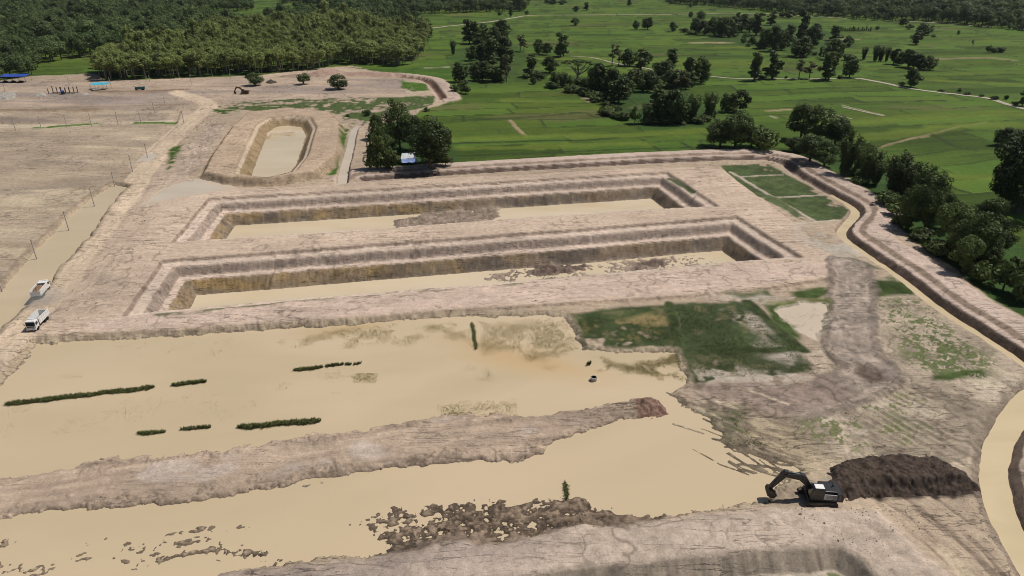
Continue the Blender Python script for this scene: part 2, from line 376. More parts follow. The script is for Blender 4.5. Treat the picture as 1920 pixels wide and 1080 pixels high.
# front strip of the platform is pinker
fs = inside(poly([(100, 605), (330, 588), (560, 565), (900, 538), (1370, 497), (1500, 490), (1570, 500), (1540, 520), (1300, 548), (900, 572), (600, 598), (300, 612), (120, 620)], PLZ, 1.5), 1.5)
paint(fs*.85, PINK, .13, along+n_sm)
# haul road on the left
road_px = [(-60, 700), (40, 600), (110, 520), (200, 410), (250, 345), (300, 280), (345, 235), (385, 205), (385, 190), (330, 172)]
d, arc = dist_line(wx(1.5), wy(1.5), smooth_line(PP(road_px, PLZ)))
trk = fbm(arc/14, d, .9, 3, 71)
rm = sstep(5.2, 3.6, np.abs(d))
paint(sstep(16, 9, np.abs(d))*psoil*.6, (.40, .315, .24), .3, n_sm+trk)
paint(rm*.95, ROAD, .16, trk); Z += (rm*trk*.12*FADE).astype(np.float32)
# --- excavated ponds: stepped sides
def pit(px, zrim, prof, cols, wob=.5, gul=.35):
    """prof: (distance inside the rim, drop) pairs"""
    global Z
    q = PP(px, zrim)
    s = -sdf_poly(wx(wob, .35), wy(wob, .35), q, 30)
    e = fbm(GX+GY*.25, GY*.25-GX*.05, .8, 3, 83)
    s2 = s+np.where(s > 2.4, (e*gul*.7+n_sm*gul*.9+n_ff*.25), n_fine*.12)*(s > 0)
    dr = np.interp(s2, [p_[0] for p_ in prof], [p_[1] for p_ in prof])
    k = s > 0
    Z[k] = (zrim+dr+.06*n_sm*2)[k]
    return s2, dr
def strata(s, k, e1):
    pass
PROF = [(0, 0), (.9, -.75), (2.9, -.9), (4.6, -2.9), (6.2, -3.1), (9.2, -6.3), (12, -6.9), (40, -7.1)]
pond1_px = [(388, 371), (640, 357), (900, 342), (1252, 321), (1350, 386), (1225, 393), (930, 413), (730, 429), (318, 455)]
pond2_px = [(302, 486), (520, 470), (800, 449), (1100, 427), (1382, 404), (1510, 483), (1370, 495), (900, 537), (560, 564), (225, 594)]
pond4_px = [(620, 1112), (840, 1085), (1000, 1067), (1200, 1048), (1440, 1022), (1570, 1017), (1622, 1044), (1665, 1100), (1740, 1350), (300, 1500)]
e_st = fbm(GX, GY*2, 7, 3, 101); e_f = fbm(GX*1.0, GY*.6, .55, 3, 103)
def pond(px, zrim, grey=0.0):
    s, dr = pit(px, zrim, PROF, None, .5, .35)
    ins_ = sstep(-.05, .25, s)
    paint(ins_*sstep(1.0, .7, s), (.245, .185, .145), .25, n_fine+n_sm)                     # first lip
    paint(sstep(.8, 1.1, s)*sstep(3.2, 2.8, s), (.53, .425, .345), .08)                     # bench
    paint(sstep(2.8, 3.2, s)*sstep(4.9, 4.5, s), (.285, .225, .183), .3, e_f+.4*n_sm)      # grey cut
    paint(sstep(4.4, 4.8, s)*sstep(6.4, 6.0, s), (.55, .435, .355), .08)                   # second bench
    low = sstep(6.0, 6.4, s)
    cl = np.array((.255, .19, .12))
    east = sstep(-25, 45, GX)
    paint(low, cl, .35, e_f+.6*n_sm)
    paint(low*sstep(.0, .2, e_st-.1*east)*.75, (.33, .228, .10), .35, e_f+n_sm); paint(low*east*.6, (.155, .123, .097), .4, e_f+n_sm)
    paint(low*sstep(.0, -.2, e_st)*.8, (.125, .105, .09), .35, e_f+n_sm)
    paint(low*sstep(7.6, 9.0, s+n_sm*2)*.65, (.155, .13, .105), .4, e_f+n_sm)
    paint(sstep(-5.7, -6.2, dr)*(s > 6), WET, .2)
    return s
WZ1 = PLZ-6.0
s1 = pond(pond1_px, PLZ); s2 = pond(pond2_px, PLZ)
ZF = PLZ-6.6
# mud bars standing out of the pond water
for pts, zz in (([(722, 446), (738, 412), (790, 402), (880, 394), (925, 388), (938, 408), (918, 424), (900, 440)], WZ1+.42), ([(915, 512), (1000, 500), (1110, 496), (1085, 510), (1000, 521), (930, 527)], WZ1+.10),
                ([(1170, 503), (1215, 490), (1250, 493), (1240, 500), (1190, 515)], WZ1+.14), ([(900, 515), (1000, 500), (1200, 485), (1350, 478), (1360, 500), (940, 545)], WZ1-.02), ([(1190, 490), (1330, 480), (1340, 485), (1200, 500)], WZ1-.1)):
    s = poly(pts, WZ1, 3, 2.5); mk = inside(s, 2.0)*(np.maximum(s1, s2) > 5)
    zz2 = zz+.45*n_sm+.35*n_mid+.6*n_fine+.6*n_ff
    Z = np.where(mk > 0, np.maximum(Z, Z+(zz2-Z)*mk), Z).astype(np.float32)
    paint(mk*.9, (.25, .195, .155), .4, n_sm+n_fine)
for pts in ([(1010, 500), (1095, 492), (1105, 506), (1040, 516), (1000, 512)], [(1185, 498), (1240, 490), (1245, 500), (1200, 508)]):
    s = poly(pts, WZ1, 3, 2.5); mk = inside(s, 1.2)*(s2 > 5); Z += (mk*(.35+1.2*np.clip(n_fine+n_sm, 0, 1))).astype(np.float32); paint(mk, DARK, .4, n_fine)
# grass along the inner lip of the lower pond
d, _ = dist_line(wx(1, 1), wy(1, 1), PP([(300, 590), (560, 562), (900, 535), (1000, 528)], PLZ)); paint(sstep(1.6, .4, np.abs(d))*sstep(-.05, .15, n_sm+n_mid)*.8, (.085, .095, .045), .3)
d, _ = dist_line(wx(1, 1), wy(1, 1), PP([(1255, 335), (1300, 362)], PLZ-.8)); paint(sstep(1.3, .4, np.abs(d))*.9, GRASSD, .3)
d, _ = dist_line(wx(1, 1), wy(1, 1), PP([(1320, 497), (1345, 495)], PLZ)); paint(sstep(1.2, .4, np.abs(d)), GRASS*1.3, .3)
# --- round-ended pond inside an embankment
OZ = 3.0
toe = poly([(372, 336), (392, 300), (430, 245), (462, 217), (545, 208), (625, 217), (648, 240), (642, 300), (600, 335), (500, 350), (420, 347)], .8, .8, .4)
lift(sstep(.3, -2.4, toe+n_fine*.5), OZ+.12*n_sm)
paint(sstep(.6, -.2, toe), (.43, .325, .235), .12, n_sm+n_mid)
paint(sstep(.8, 0, toe)*sstep(-2.6, -2.0, toe), (.31, .235, .16), .25, n_fine+n_sm)  # outer slope of the embankment darkened, its shade put into the colour
OPROF = [(0, 0), (1.0, -.9), (2.0, -1.05), (4.4, -3.6), (7, -4.2), (30, -4.6)]
orim_px = [(432, 324), (452, 280), (476, 232), (500, 218), (545, 214), (585, 219), (596, 236), (580, 290), (556, 320), (500, 333)]
s3, dr3 = pit(orim_px, OZ, OPROF, None, .3, .2)
paint(sstep(-.1, .4, s3)*sstep(1.2, .8, s3), (.34, .26, .18), .2, n_sm)
paint(sstep(.9, 1.1, s3)*sstep(2.2, 1.9, s3), (.50, .40, .30), .1)
paint(sstep(2.0, 2.3, s3), (.28, .205, .12), .25, e_f+n_sm)
paint(sstep(1.2, 2.0, s3)*sstep(4, 3, s3)*sstep(.08, .2, n_mid), GRASS, .3)
OWZ = OZ-3.75
s = poly([(500, 262), (506, 250), (555, 246), (556, 258), (530, 255)], OWZ, .5); mk = inside(s, 1.5)*(s3 > 3); lift(mk, OWZ+.15); paint(mk, (.45, .36, .24), .15)
# --- green pieces left inside the site
SGRASS = np.array((.048, .072, .021))
def green(pts, col=SGRASS, z=.45, thr=-.35, fe=.8, var=.3, lv=None, a=3.0, b=1.2):
    s = poly(pts, z, a, b)
    m = inside(s, fe)*sstep(thr-.08, thr+.08, n_mid+n_sm*.8)
    paint(m, col, var, n_mid+n_sm)
    if lv is not None: lift(inside(s, fe*1.5), lv+.1*n_sm*FADE+.05*n_mid)
    return m
green([(395, 196), (480, 188), (640, 184), (760, 182), (812, 178), (815, 192), (780, 206), (720, 214), (700, 232), (665, 244), (640, 214), (570, 206), (480, 209), (430, 206)], np.array((.055, .082, .024)), thr=-.12, a=6, var=.5)
green([(640, 240), (665, 244), (640, 300), (628, 330), (612, 328), (642, 300)], GRASS, thr=-.12)
green([(752, 152), (798, 158), (805, 170), (775, 172), (752, 165)], GRASS*1.3)
green([(395, 205), (450, 208), (440, 222), (400, 232)], GRASS*.8, thr=.0)
green([(318, 285), (345, 270), (338, 300), (312, 325)], GRASS*.8, thr=.0)
green([(655, 127), (750, 130), (870, 128), (860, 150), (800, 147), (745, 140)], GRASS*1.1, thr=-.3)
green([(1351, 311), (1437, 307), (1500, 340), (1560, 372), (1594, 394), (1585, 411), (1529, 416), (1420, 370), (1368, 331)], (.058, .080, .030), .5, -.26, .5, .45, .5, .8, .6)
for q in ([(1370, 323), (1420, 353), (1470, 382), (1531, 417)], [(1385, 332), (1425, 330), (1466, 328)], [(1424, 372), (1490, 369), (1552, 366)], [(1500, 420), (1530, 417), (1565, 414)]):
    d, _ = dist_line(wx(.3, .4), wy(.3, .4), PP(q, .5)); mk = sstep(.75, .35, np.abs(d)-RES*.2); paint(mk*.9, (.42, .36, .29), .15); Z += (mk*.12).astype(np.float32)
green([(1395, 350), (1460, 372), (1520, 415), (1500, 410), (1440, 378)], (.08, .10, .045), .5, -.05)
green([(1500, 425), (1560, 440), (1610, 490), (1700, 530), (1690, 545), (1590, 510), (1520, 455)], (.10, .115, .06), .45, .04, 1, .3)
paint(inside(poly([(1490, 420), (1570, 430), (1620, 480), (1560, 500), (1520, 460)], .5, 4, 2), 3)*sstep(-.1, .1, n_mid+n_sm*.6)*.8, (.46, .40, .34), .15)
# right-hand rough ground, mud road, damp clay
rough = inside(poly([(1560, 540), (1640, 520), (1700, 545), (1760, 590), (1925, 690), (2100, 800), (1850, 860), (1840, 900), (1560, 900), (1480, 860), (1340, 760), (1290, 722), (1530, 705)], .5, 5, 2), 3)
paint(rough, (.42, .345, .262), .3, n_mid+n_sm+.8*n_fine)
lowr = sstep(120, 104, GY); paint(rough*(.25+.75*lowr)*sstep(-.02, .14, fbm(GX, GY, 8, 6, 131, .62)+.06*lowr)*.8, (.225, .185, .14), .4, n_fine+n_sm); paint(rough*sstep(.1, .22, fbm(GX, GY, 5, 5, 137, .62))*.7, (.15, .15, .085), .3, n_fine); paint(rough*sstep(.12, .22, fbm(GX, GY, 6, 5, 139, .6))*.7, (.47, .40, .31), .1)
_sm = n_sm; n_sm = n_sm+1.1*n_fine+n_ff; green([(1640, 565), (1720, 555), (1800, 630), (1880, 690), (1800, 722), (1700, 700), (1670, 640)], (.085, .10, .042), .5, .12, 3, .3); green([(1480, 700), (1640, 740), (1760, 740), (1840, 760), (1700, 840), (1500, 850), (1380, 790)], (.11, .115, .055), .5, .26, 3, .3); n_sm = _sm
green([(1752, 708), (1838, 696), (1842, 708), (1790, 716), (1755, 716)], SGRASS, .5, -.4, .6)
green([(1632, 528), (1690, 526), (1716, 555), (1640, 558)], SGRASS, .5, -.3, .8)
green([(1480, 548), (1550, 540), (1562, 555), (1530, 565), (1490, 562)], SGRASS, .5, -.15)
green([(1350, 552), (1440, 545), (1450, 560), (1400, 566)], SGRASS, .5, -.05)
d, arc = dist_line(wx(2, 1), wy(2, 1), smooth_line(PP([(1590, 500), (1600, 550), (1595, 600), (1600, 660), (1640, 700), (1560, 740), (1480, 760)], .5)))
tk = fbm(arc/5, d, .8, 3, 141); mk = sstep(4.6, 3.2, np.abs(d)+n_sm*1.5)
paint(mk*.9, (.285, .235, .195), .3, tk+n_sm+n_fine); lift(mk*.8, .75+.3*tk)
paint(sstep(1.2, .2, np.abs(np.abs(d)-4.2))*.7, (.17, .135, .115), .3, n_fine); Z += (sstep(1.2, .2, np.abs(np.abs(d)-4.2))*(.3+n_sm)).astype(np.float32)
s = poly([(1610, 680), (1650, 690), (1672, 715), (1640, 722), (1600, 700)], .6, 2, 1); paint(inside(s, 1), DARK*1.1, .3); Z -= (inside(s, 1)*.3).astype(np.float32)
s = poly([(1300, 730), (1440, 705), (1560, 715), (1605, 740), (1600, 755), (1480, 790), (1380, 790)], .6, 5, 2); paint(inside(s, 2.5)*.8, (.225, .17, .14), .35, n_sm+n_fine); lift(inside(s, 2.5)*.6, .55+.35*n_sm)
# raked marks in the clay
rk = np.sin((GX*.86+GY*.5+n_mid*3)*4.2)*FADE; mk = inside(poly([(1640, 735), (1740, 730), (1790, 830), (1640, 830)], .5, 5, 2), 3)*(n_mid > -.1)
Z += (mk*rk*.07).astype(np.float32); paint(mk*.4*sstep(.2, .8, rk), SAND, .1)
# --- lower paddies with dull grass
for q, c, th in (([(1070, 592), (1150, 578), (1250, 571), (1258, 650), (1095, 655)], (.046, .064, .024), -.28), ([(1260, 570), (1400, 566), (1470, 620), (1505, 655), (1272, 657)], (.044, .060, .025), -.24),
              ([(1272, 661), (1500, 657), (1522, 695), (1420, 712), (1302, 720)], (.050, .062, .028), -.2), ([(1425, 570), (1480, 565), (1500, 640), (1470, 625)], SGRASS, -.3), ([(1400, 566), (1560, 562), (1548, 600), (1500, 575)], (.11, .125, .04), -.12)):
    green(q, c, .45, th, .7, .35, .42, 1.5, 1.2)
s = poly([(1098, 605), (1245, 590), (1250, 640), (1110, 648)], .45, 4, 2); paint(inside(s, 1.5)*sstep(-.12, .1, n_sm+n_mid)*.85, (.24, .185, .085), .3)
for q in ([(1365, 585), (1410, 592), (1440, 612), (1455, 640), (1430, 632), (1390, 610)], [(1420, 640), (1470, 650), (1520, 672), (1480, 676), (1440, 662)], [(1300, 700), (1380, 690), (1470, 695), (1520, 705), (1400, 722), (1310, 722)], [(1320, 560), (1420, 552), (1480, 560), (1400, 568)]):
    s = poly(q, .45, 4, 3); paint(inside(s, 2)*sstep(-.12, .04, n_sm+n_mid+n_fine*.6)*.85, (.44, .375, .31), .12)
paint(inside(poly([(1070, 592), (1250, 571), (1400, 566), (1505, 655), (1520, 700), (1302, 718), (1272, 660), (1095, 655)], .45), 1)*sstep(.06, .2, fbm(GX, GY, 3, 4, 401, .6))*.6, (.14, .125, .065), .3)
for a_, b_ in (((1070, 592), (1095, 655)), ((1045, 662), (1270, 658)), ((1255, 570), (1270, 660)), ((1270, 660), (1500, 655)), ((1272, 660), (1300, 715)), ((1400, 566), (1510, 660)), ((886, 606), (893, 655))):
    d, _ = dist_line(wx(.8, .6), wy(.8, .6), PP([a_, ((a_[0]+b_[0])/2, (a_[1]+b_[1])/2), b_], .5)); mk = sstep(1.5, .6, np.abs(d))
    paint(mk, (.040, .054, .020), .4, n_fine+n_sm); lift(mk, .60+.2*n_sm)
# --- flooded ground
flood_px = [(62, 645), (300, 633), (560, 614), (850, 594), (1064, 592), (1090, 657), (1265, 662), (1290, 722), (1250, 738), (1330, 785), (1372, 830), (1490, 875), (1440, 940), (1200, 972), (1050, 985), (850, 1003), (700, 1042),
            (480, 1062), (380, 1086), (-300, 1150), (-700, 1000), (-300, 840), (0, 722), (30, 690), (48, 670)]
fl = poly(flood_px, 0, 1.0, .8, 30)
FLm = sstep(1.4, -1.0, fl+n_sm*1.2+n_fine*.8+n_ff*.9)
lift(FLm, -.30+.14*n_mid+.10*n_sm)
paint(sstep(1.8, 0, fl), (.36, .29, .205), .15)
# gently rising clay on the right rim: streaked by water
sr = inside(poly([(1330, 770), (1480, 800), (1560, 880), (1480, 905), (1400, 850)], .1, 3, 1), 4)
stq = fbm((GX*.8-GY*.6)/9, GX*.6+GY*.8, .9, 3, 151)
lift(sr*.85, .02+.6*stq+.12*n_mid+.15*n_ff); paint(sr*.9, (.40, .325, .22), .3, stq+n_sm); paint(sr*sstep(.06, .14, stq)*.7, (.19, .155, .11), .3)
green([(1325, 775), (1400, 775), (1390, 830), (1360, 835)], SGRASS*.9, .2, .05, 2)
# drag marks of the digger fanning out over the wet clay
rs = np.random.default_rng(77)
for k in range(34):
    x0, y0 = rs.uniform(1400, 1530), rs.uniform(800, 905); ln_ = rs.uniform(40, 110)
    q = PP([(x0, y0), (x0-ln_*.5, y0-ln_*.5*rs.uniform(.15, .45)), (x0-ln_, y0-ln_*rs.uniform(.2, .5))], .1)
    d, _ = dist_line(wx(.3, .2), wy(.3, .2), q, 4); w_ = rs.uniform(.12, .34); mk = sstep(w_*1.6, w_*.4, np.abs(d)-RES*.2)
    paint(mk*rs.uniform(.5, .9), (.20, .16, .115), .3, n_fine); Z = np.where(mk > .3, np.maximum(Z, Z+(.05+.05*n_fine-Z)*mk*.95), Z).astype(np.float32)
for k in range(12):
    x0, y0 = rs.uniform(1260, 1420), rs.uniform(735, 800); ln_ = rs.uniform(40, 120)
    d, _ = dist_line(wx(.3, .2), wy(.3, .2), PP([(x0, y0), (x0+ln_, y0+ln_*rs.uniform(.3, .55))], .2), 4); mk = sstep(.4, .1, np.abs(d)-RES*.2)
    paint(mk*.75, (.19, .15, .115) if k % 3 else (.46, .38, .28), .3, n_fine); Z = np.where(mk > .3, np.maximum(Z, Z+(.07-Z)*mk), Z).astype(np.float32)
# earth tongue pushed into the water
tong_px = [(-300, 925), (0, 893), (130, 876), (160, 864), (270, 851), (330, 848), (480, 828), (640, 806), (800, 785), (838, 772), (1000, 775), (1130, 758), (1200, 742), (1235, 752), (1250, 770), (1160, 790), (1085, 804), (1022, 830), (1030, 848),
           (960, 862), (860, 864), (740, 876), (650, 890), (560, 905), (480, 915), (330, 940), (160, 948), (0, 964), (-300, 990)]
tg = poly(tong_px, .4, 1.6, 1.6, 30)
al2 = fbm((GX*math.cos(R(14))+GY*math.sin(R(14)))/8, -GX*math.sin(R(14))+GY*math.cos(R(14)), 1.0, 4, 161)
lift(sstep(.5, -.9, tg+n_sm*1.0+n_fine*.9+n_ff*.9), .48+.12*n_mid+.22*al2+.06*n_sm+.08*n_ff)
paint(sstep(.7, .1, tg), (.385, .298, .226), .32, al2+.5*n_mid)
edge = sstep(.4, -.3, tg+n_fine)*sstep(-3.0, -1.2, tg+n_sm*4)*sstep(-.1, .1, W1+w1*.5+.05)
Z += (edge*np.clip(n_fine+.1+n_sm*.6+n_ff*1.2, 0, 1)*.35).astype(np.float32); paint(edge*.6*sstep(-.2, .15, n_fine+n_ff), (.175, .135, .10), .4, n_fine+n_ff)
paint(inside(poly([(1190, 742), (1240, 750), (1255, 772), (1205, 790), (1195, 765)], .5, 1, 1), .8), (.17, .105, .08), .35, n_fine)
paint(sstep(-1, -2.5, tg)*sstep(.04, .2, fbm(GX, GY*1.5, 7, 3, 165))*.6, (.47, .40, .35), .1)
# dark mud bank and mud rows
mb = poly([(650, 1004), (700, 975), (800, 950), (900, 932), (1010, 915), (1080, 925), (1130, 945), (1190, 968), (1240, 972), (1180, 1000), (1050, 1010), (900, 1030), (720, 1040)], .1, 3.5, 3, 20)
mbm = sstep(2.0, -2.5, mb+n_sm*3)
lift(mbm, .09+.14*n_sm+.12*n_fine+.16*n_mid+.30*n_ff+.30*al2); paint(sstep(2, 0, mb+n_sm*2)*.95, (.155, .115, .083), .5, n_fine+n_sm+n_ff)
for q, up in (([(140, 1022), (340, 1008), (460, 1010), (440, 1020), (160, 1030)], .0), ([(130, 1046), (250, 1036), (470, 1028), (530, 1026), (500, 1042), (270, 1058), (140, 1056)], .03), ([(300, 995), (450, 985), (530, 998), (400, 1006)], -.12),
              ([(-60, 1018), (60, 998), (80, 1012), (0, 1040)], -.08), ([(640, 985), (800, 960), (850, 985), (740, 1010)], -.08), ([(-40, 1046), (110, 1050), (90, 1078), (-40, 1080)], -.12), ([(480, 1052), (600, 1040), (590, 1050), (500, 1064)], -.05)):
    s = poly(q, 0, 2, 2); mk = inside(s, 1.8)
    lift(mk, up+.05+.2*n_sm+.34*n_fine+.8*al2+.55*n_ff); paint(inside(s, 2.5), (.21, .16, .115), .4, n_fine+n_ff)
# --- bottom platform and its pit
BZ = 1.5
bp_px = [(360, 1092), (480, 1068), (700, 1049), (850, 1012), (1000, 1002), (1060, 990), (1220, 974), (1440, 950), (1540, 946), (1640, 955), (1800, 1100), (1900, 1400), (-200, 1500), (-200, 1130)]
bp = poly(bp_px, .8, 1.5, 1, 30)
bpm = sstep(1.2, -2.4, bp+n_fine*.6)
lift(bpm, BZ+.12*n_mid+.15*n_sm); paint(sstep(.6, -1, bp), (.40, .325, .262), .22, n_mid+n_sm+.6*n_fine)
crk = np.abs(fbm(GX+n_sm*2, GY+n_fine*1.5, 2.6, 2, 171))+.05*sstep(-.05, .15, n_mid)
paint(sstep(.6, -1, bp)*sstep(.035, .012, crk)*.55, (.24, .185, .15), .2); Z -= (bpm*sstep(.05, .0, crk)*.12).astype(np.float32)
paint(inside(poly([(380, 1092), (700, 1046), (860, 1008), (1010, 1000), (1060, 1020), (900, 1060), (600, 1100)], BZ, 4, 2), 3)*.75, (.25, .20, .175), .25, n_sm+n_mid)
s4, dr4 = pit(pond4_px, BZ, [(0, 0), (.5, -.25), (2.2, -2.1), (4.8, -2.4), (6.6, -4.4), (30, -5)], None, .6, .5)
k4 = sstep(-.05, .2, s4)
gly = fbm(GX+GY*.2, GX*.02, .55, 3, 331); paint(k4*sstep(.2, .5, s4+gly*.8), (.30, .25, .195), .45, gly+e_f*.5); paint(k4*sstep(2.1, 2.5, s4), (.44, .375, .30), .25, n_sm+n_fine); paint(k4*sstep(4.7, 5.0, s4), (.17, .14, .115), .5, gly+e_f); paint(k4*sstep(2.3, 2.8, s4)*sstep(5, 4, s4)*sstep(.12, .25, n_mid+n_sm), (.14, .15, .07), .3)
# bottom right slope with wheel ruts
d, arc = dist_line(wx(1), wy(1), smooth_line(PP([(1680, 925), (1760, 990), (1840, 1060), (1930, 1160)], .6)))
rt = fbm(arc/16, d+n_sm*.6, 1.1, 4, 181, .6)*sstep(7, 3.5, np.abs(d)); Z += (rt*.35).astype(np.float32); paint(sstep(6.5, 3.5, np.abs(d))*sstep(.0, .16, -rt+.06*n_fine)*.8, (.185, .14, .105), .35, n_fine)
paint(sstep(1.3, .5, np.abs(dist_line(wx(.5), wy(.5), PP([(1770, 1035), (1815, 1085)], .6))[0]))*.9, SAND, .08)
# freshly dug trench before the dark heap, its black shadow put into the colour
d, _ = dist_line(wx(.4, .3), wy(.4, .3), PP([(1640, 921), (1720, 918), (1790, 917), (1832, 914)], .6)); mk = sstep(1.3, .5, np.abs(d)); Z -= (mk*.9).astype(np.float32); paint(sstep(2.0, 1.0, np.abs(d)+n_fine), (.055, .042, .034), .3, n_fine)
paint(inside(poly([(1420, 925), (1480, 905), (1560, 905), (1570, 955), (1440, 950)], .4, 1.5, 1), 1.2)*.8, (.24, .19, .14), .35, n_fine+n_sm)
# --- ditches and canals
def ditch(px, z, prof, fade_in, fade_out, wob=.5, n=5):
    q = smooth_line(PP(px, z), n)
    d, arc = dist_line(wx(wob, .5), wy(wob, .5), q, 26)
    wgt = sstep(fade_in[0], fade_in[1], d)*sstep(fade_out[1], fade_out[0], d)
    lift(wgt, np.interp(d, [p_[0] for p_ in prof], [p_[1] for p_ in prof])+.07*n_sm+.06*n_fine)
    return d, wgt
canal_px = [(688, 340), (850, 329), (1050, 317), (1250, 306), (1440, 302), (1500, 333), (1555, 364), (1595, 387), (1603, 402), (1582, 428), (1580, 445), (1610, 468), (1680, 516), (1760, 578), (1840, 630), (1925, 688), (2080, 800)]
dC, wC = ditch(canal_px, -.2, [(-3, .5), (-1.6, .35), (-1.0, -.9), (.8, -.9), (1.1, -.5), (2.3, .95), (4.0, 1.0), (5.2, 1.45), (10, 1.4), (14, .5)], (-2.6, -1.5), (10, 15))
ring = np.abs(dC) < 25
paint(wC*sstep(-2.2, -1.4, dC)*sstep(12.5, 11, dC+n_sm*2)*ring, (.45, .355, .295), .15, n_sm+n_mid)
paint(sstep(.7, 1.0, dC)*sstep(2.6, 2.2, dC), (.13, .095, .075), .3, n_fine+n_sm)  # shade of the outer canal slope painted as near-dark soil colour
paint(sstep(3.6, 4.1, dC)*sstep(5.7, 5.2, dC+n_sm)*.9, (.235, .175, .13), .25, n_fine+n_sm)
paint(sstep(-2.0, -1.6, dC)*sstep(-.8, -1.0, dC)*.7, (.25, .20, .15), .2)
small_px = [(676, 236), (664, 246), (655, 285), (646, 315), (641, 346)]
dS, wS = ditch(small_px, .2, [(-2.2, .6), (-1.3, -.6), (1.1, -.6), (1.8, .8), (3, .9)], (-2.6, -1.4), (1.6, 3))
paint(wS*.9, (.40, .31, .245), .15); paint(sstep(1.0, 1.3, dS)*sstep(2.3, 1.9, dS), (.2, .15, .11), .2)
dT, wT = ditch([(740, 143), (790, 149), (808, 158), (828, 186)], .5, [(-2.5, .7), (-1, -.9), (1, -.9), (3, 1.4), (9, 1.3), (12, .5)], (-3, -1.5), (9, 13), .3)
paint(wT*sstep(11, 9, dT), (.42, .325, .265), .15); paint(sstep(-.5, .4, dT)*sstep(3.2, 2.6, dT), (.17, .105, .075), .25)
low_px = [(2010, 690), (1930, 750), (1885, 812), (1866, 870), (1868, 915), (1888, 985), (1925, 1050), (1990, 1140)]
dL, wL = ditch(low_px, -.2, [(-4.5, .6), (-2.0, .0), (-1.5, -.9), (1.4, -.9), (1.9, .1), (2.7, 1.0), (7, 1.1), (10, .7)], (-4.5, -2.2), (7, 11), .6)
paint(wL*sstep(1.6, 1.9, dL)*sstep(2.9, 2.6, dL), (.16, .12, .095), .3); paint(sstep(2.6, 3.0, dL)*wL, (.33, .265, .21), .25, n_sm)
paint(sstep(-3.2, -2.6, dL)*sstep(-1.7, -2.0, dL)*.8, (.22, .175, .135), .2)
ditchL = poly([(212, 344), (238, 352), (222, 372), (190, 405), (180, 430), (150, 460), (108, 508), (72, 560), (20, 600), (-80, 690), (-300, 760), (-100, 610), (0, 545), (52, 482), (118, 415), (165, 374)], .4, 1.2, 1.0)
lift(sstep(.8, -.6, ditchL+n_sm), -.2); paint(sstep(1.6, .4, ditchL), (.36, .285, .205), .15); paint(sstep(1.9, 1.0, ditchL)*sstep(.2, .6, ditchL)*.5, (.2, .15, .11), .25)
# water channel continues up beside the haul road, puddle south of the embankment
puddle = poly([(268, 383), (310, 350), (345, 340), (390, 338), (440, 352), (380, 362), (330, 370)], PLZ, .8, .6)
lift(sstep(.7, -.4, puddle), PLZ-.35); paint(sstep(1.0, .2, puddle), (.40, .32, .24), .12)
pud2 = poly([(258, 300), (285, 286), (298, 290), (278, 304)], .9, .5, .5); lift(sstep(.6, -.3, pud2), .55)
ricep = poly([(1452, 580), (1500, 568), (1545, 572), (1548, 600), (1530, 640), (1500, 625)], .3, 1.5, 1.5); lift(sstep(.8, -.6, ricep+n_sm*1.5), .12+.12*n_sm); paint(sstep(1, 0, ricep)*.9, (.45, .39, .30), .1)
# broken ground between haul road and embankment
bk = inside(poly([(330, 290), (385, 240), (400, 222), (420, 235), (380, 310), (345, 335)], .9, 2, 1), 2)
paint(bk, (.38, .30, .235), .3, n_sm+n_fine); Z += (bk*.35*np.clip(n_fine*2+n_sm, -.5, 1)).astype(np.float32)
# far soil heaps at the wood's edge
for hx, hy, hr, hh in ((618, 139, 9, 3.2), (600, 142, 7, 2.2), (680, 140, 9, 1.8), (560, 143, 8, 1.2), (720, 142, 8, 1.4)):
    q = P(hx, hy, .6); dd = np.hypot((GX-q[0])/1.8, (GY-q[1]))
    mk = sstep(hr, 0, dd+n_sm*2); Z += (mk*hh).astype(np.float32); paint(sstep(hr, hr*.6, dd+n_sm*3), (.34, .235, .185), .2)
# crumbly relief everywhere on bare soil
bare = sstep(.02, .12, C3[:, 0]-C3[:, 1]*.95+.05)
Z += (SITE*bare*(.12*n_fine+.05*n_sm+.22*np.abs(n_ff)*np.clip(.5+2*n_mid, .1, 1))*FADE).astype(np.float32)
C3 *= (1+.14*n_ff*SITE*bare+.12*n_fine*SITE*bare)[:, None].astype(np.float32)
wv = fbm(GX, GY, 22, 5, 211, .6); C3 *= (1+.45*wv*SITE*bare)[:, None].astype(np.float32)
scr = np.abs(fbm(GX+n_sm*1.5, GY, 5.5, 3, 213)); C3 *= (1-.35*SITE*bare*sstep(.03, .008, scr)*sstep(-.02, .1, fbm(GX, GY, 18, 2, 215)))[:, None].astype(np.float32)
C3 = np.clip(C3, .006, .75)
# wet margin along the flood
gr_ = sstep(.0, .03, C3[:, 1]-C3[:, 0]); C3 *= (1+.7*gr_*(n_fine*.8+n_ff*.6)*SITE)[:, None].astype(np.float32)
wet = (sstep(3.5, 1, fl)*sstep(.17, .06, Z)*(Z > -.02)); C3 *= (1-.45*wet)[:, None].astype(np.float32)
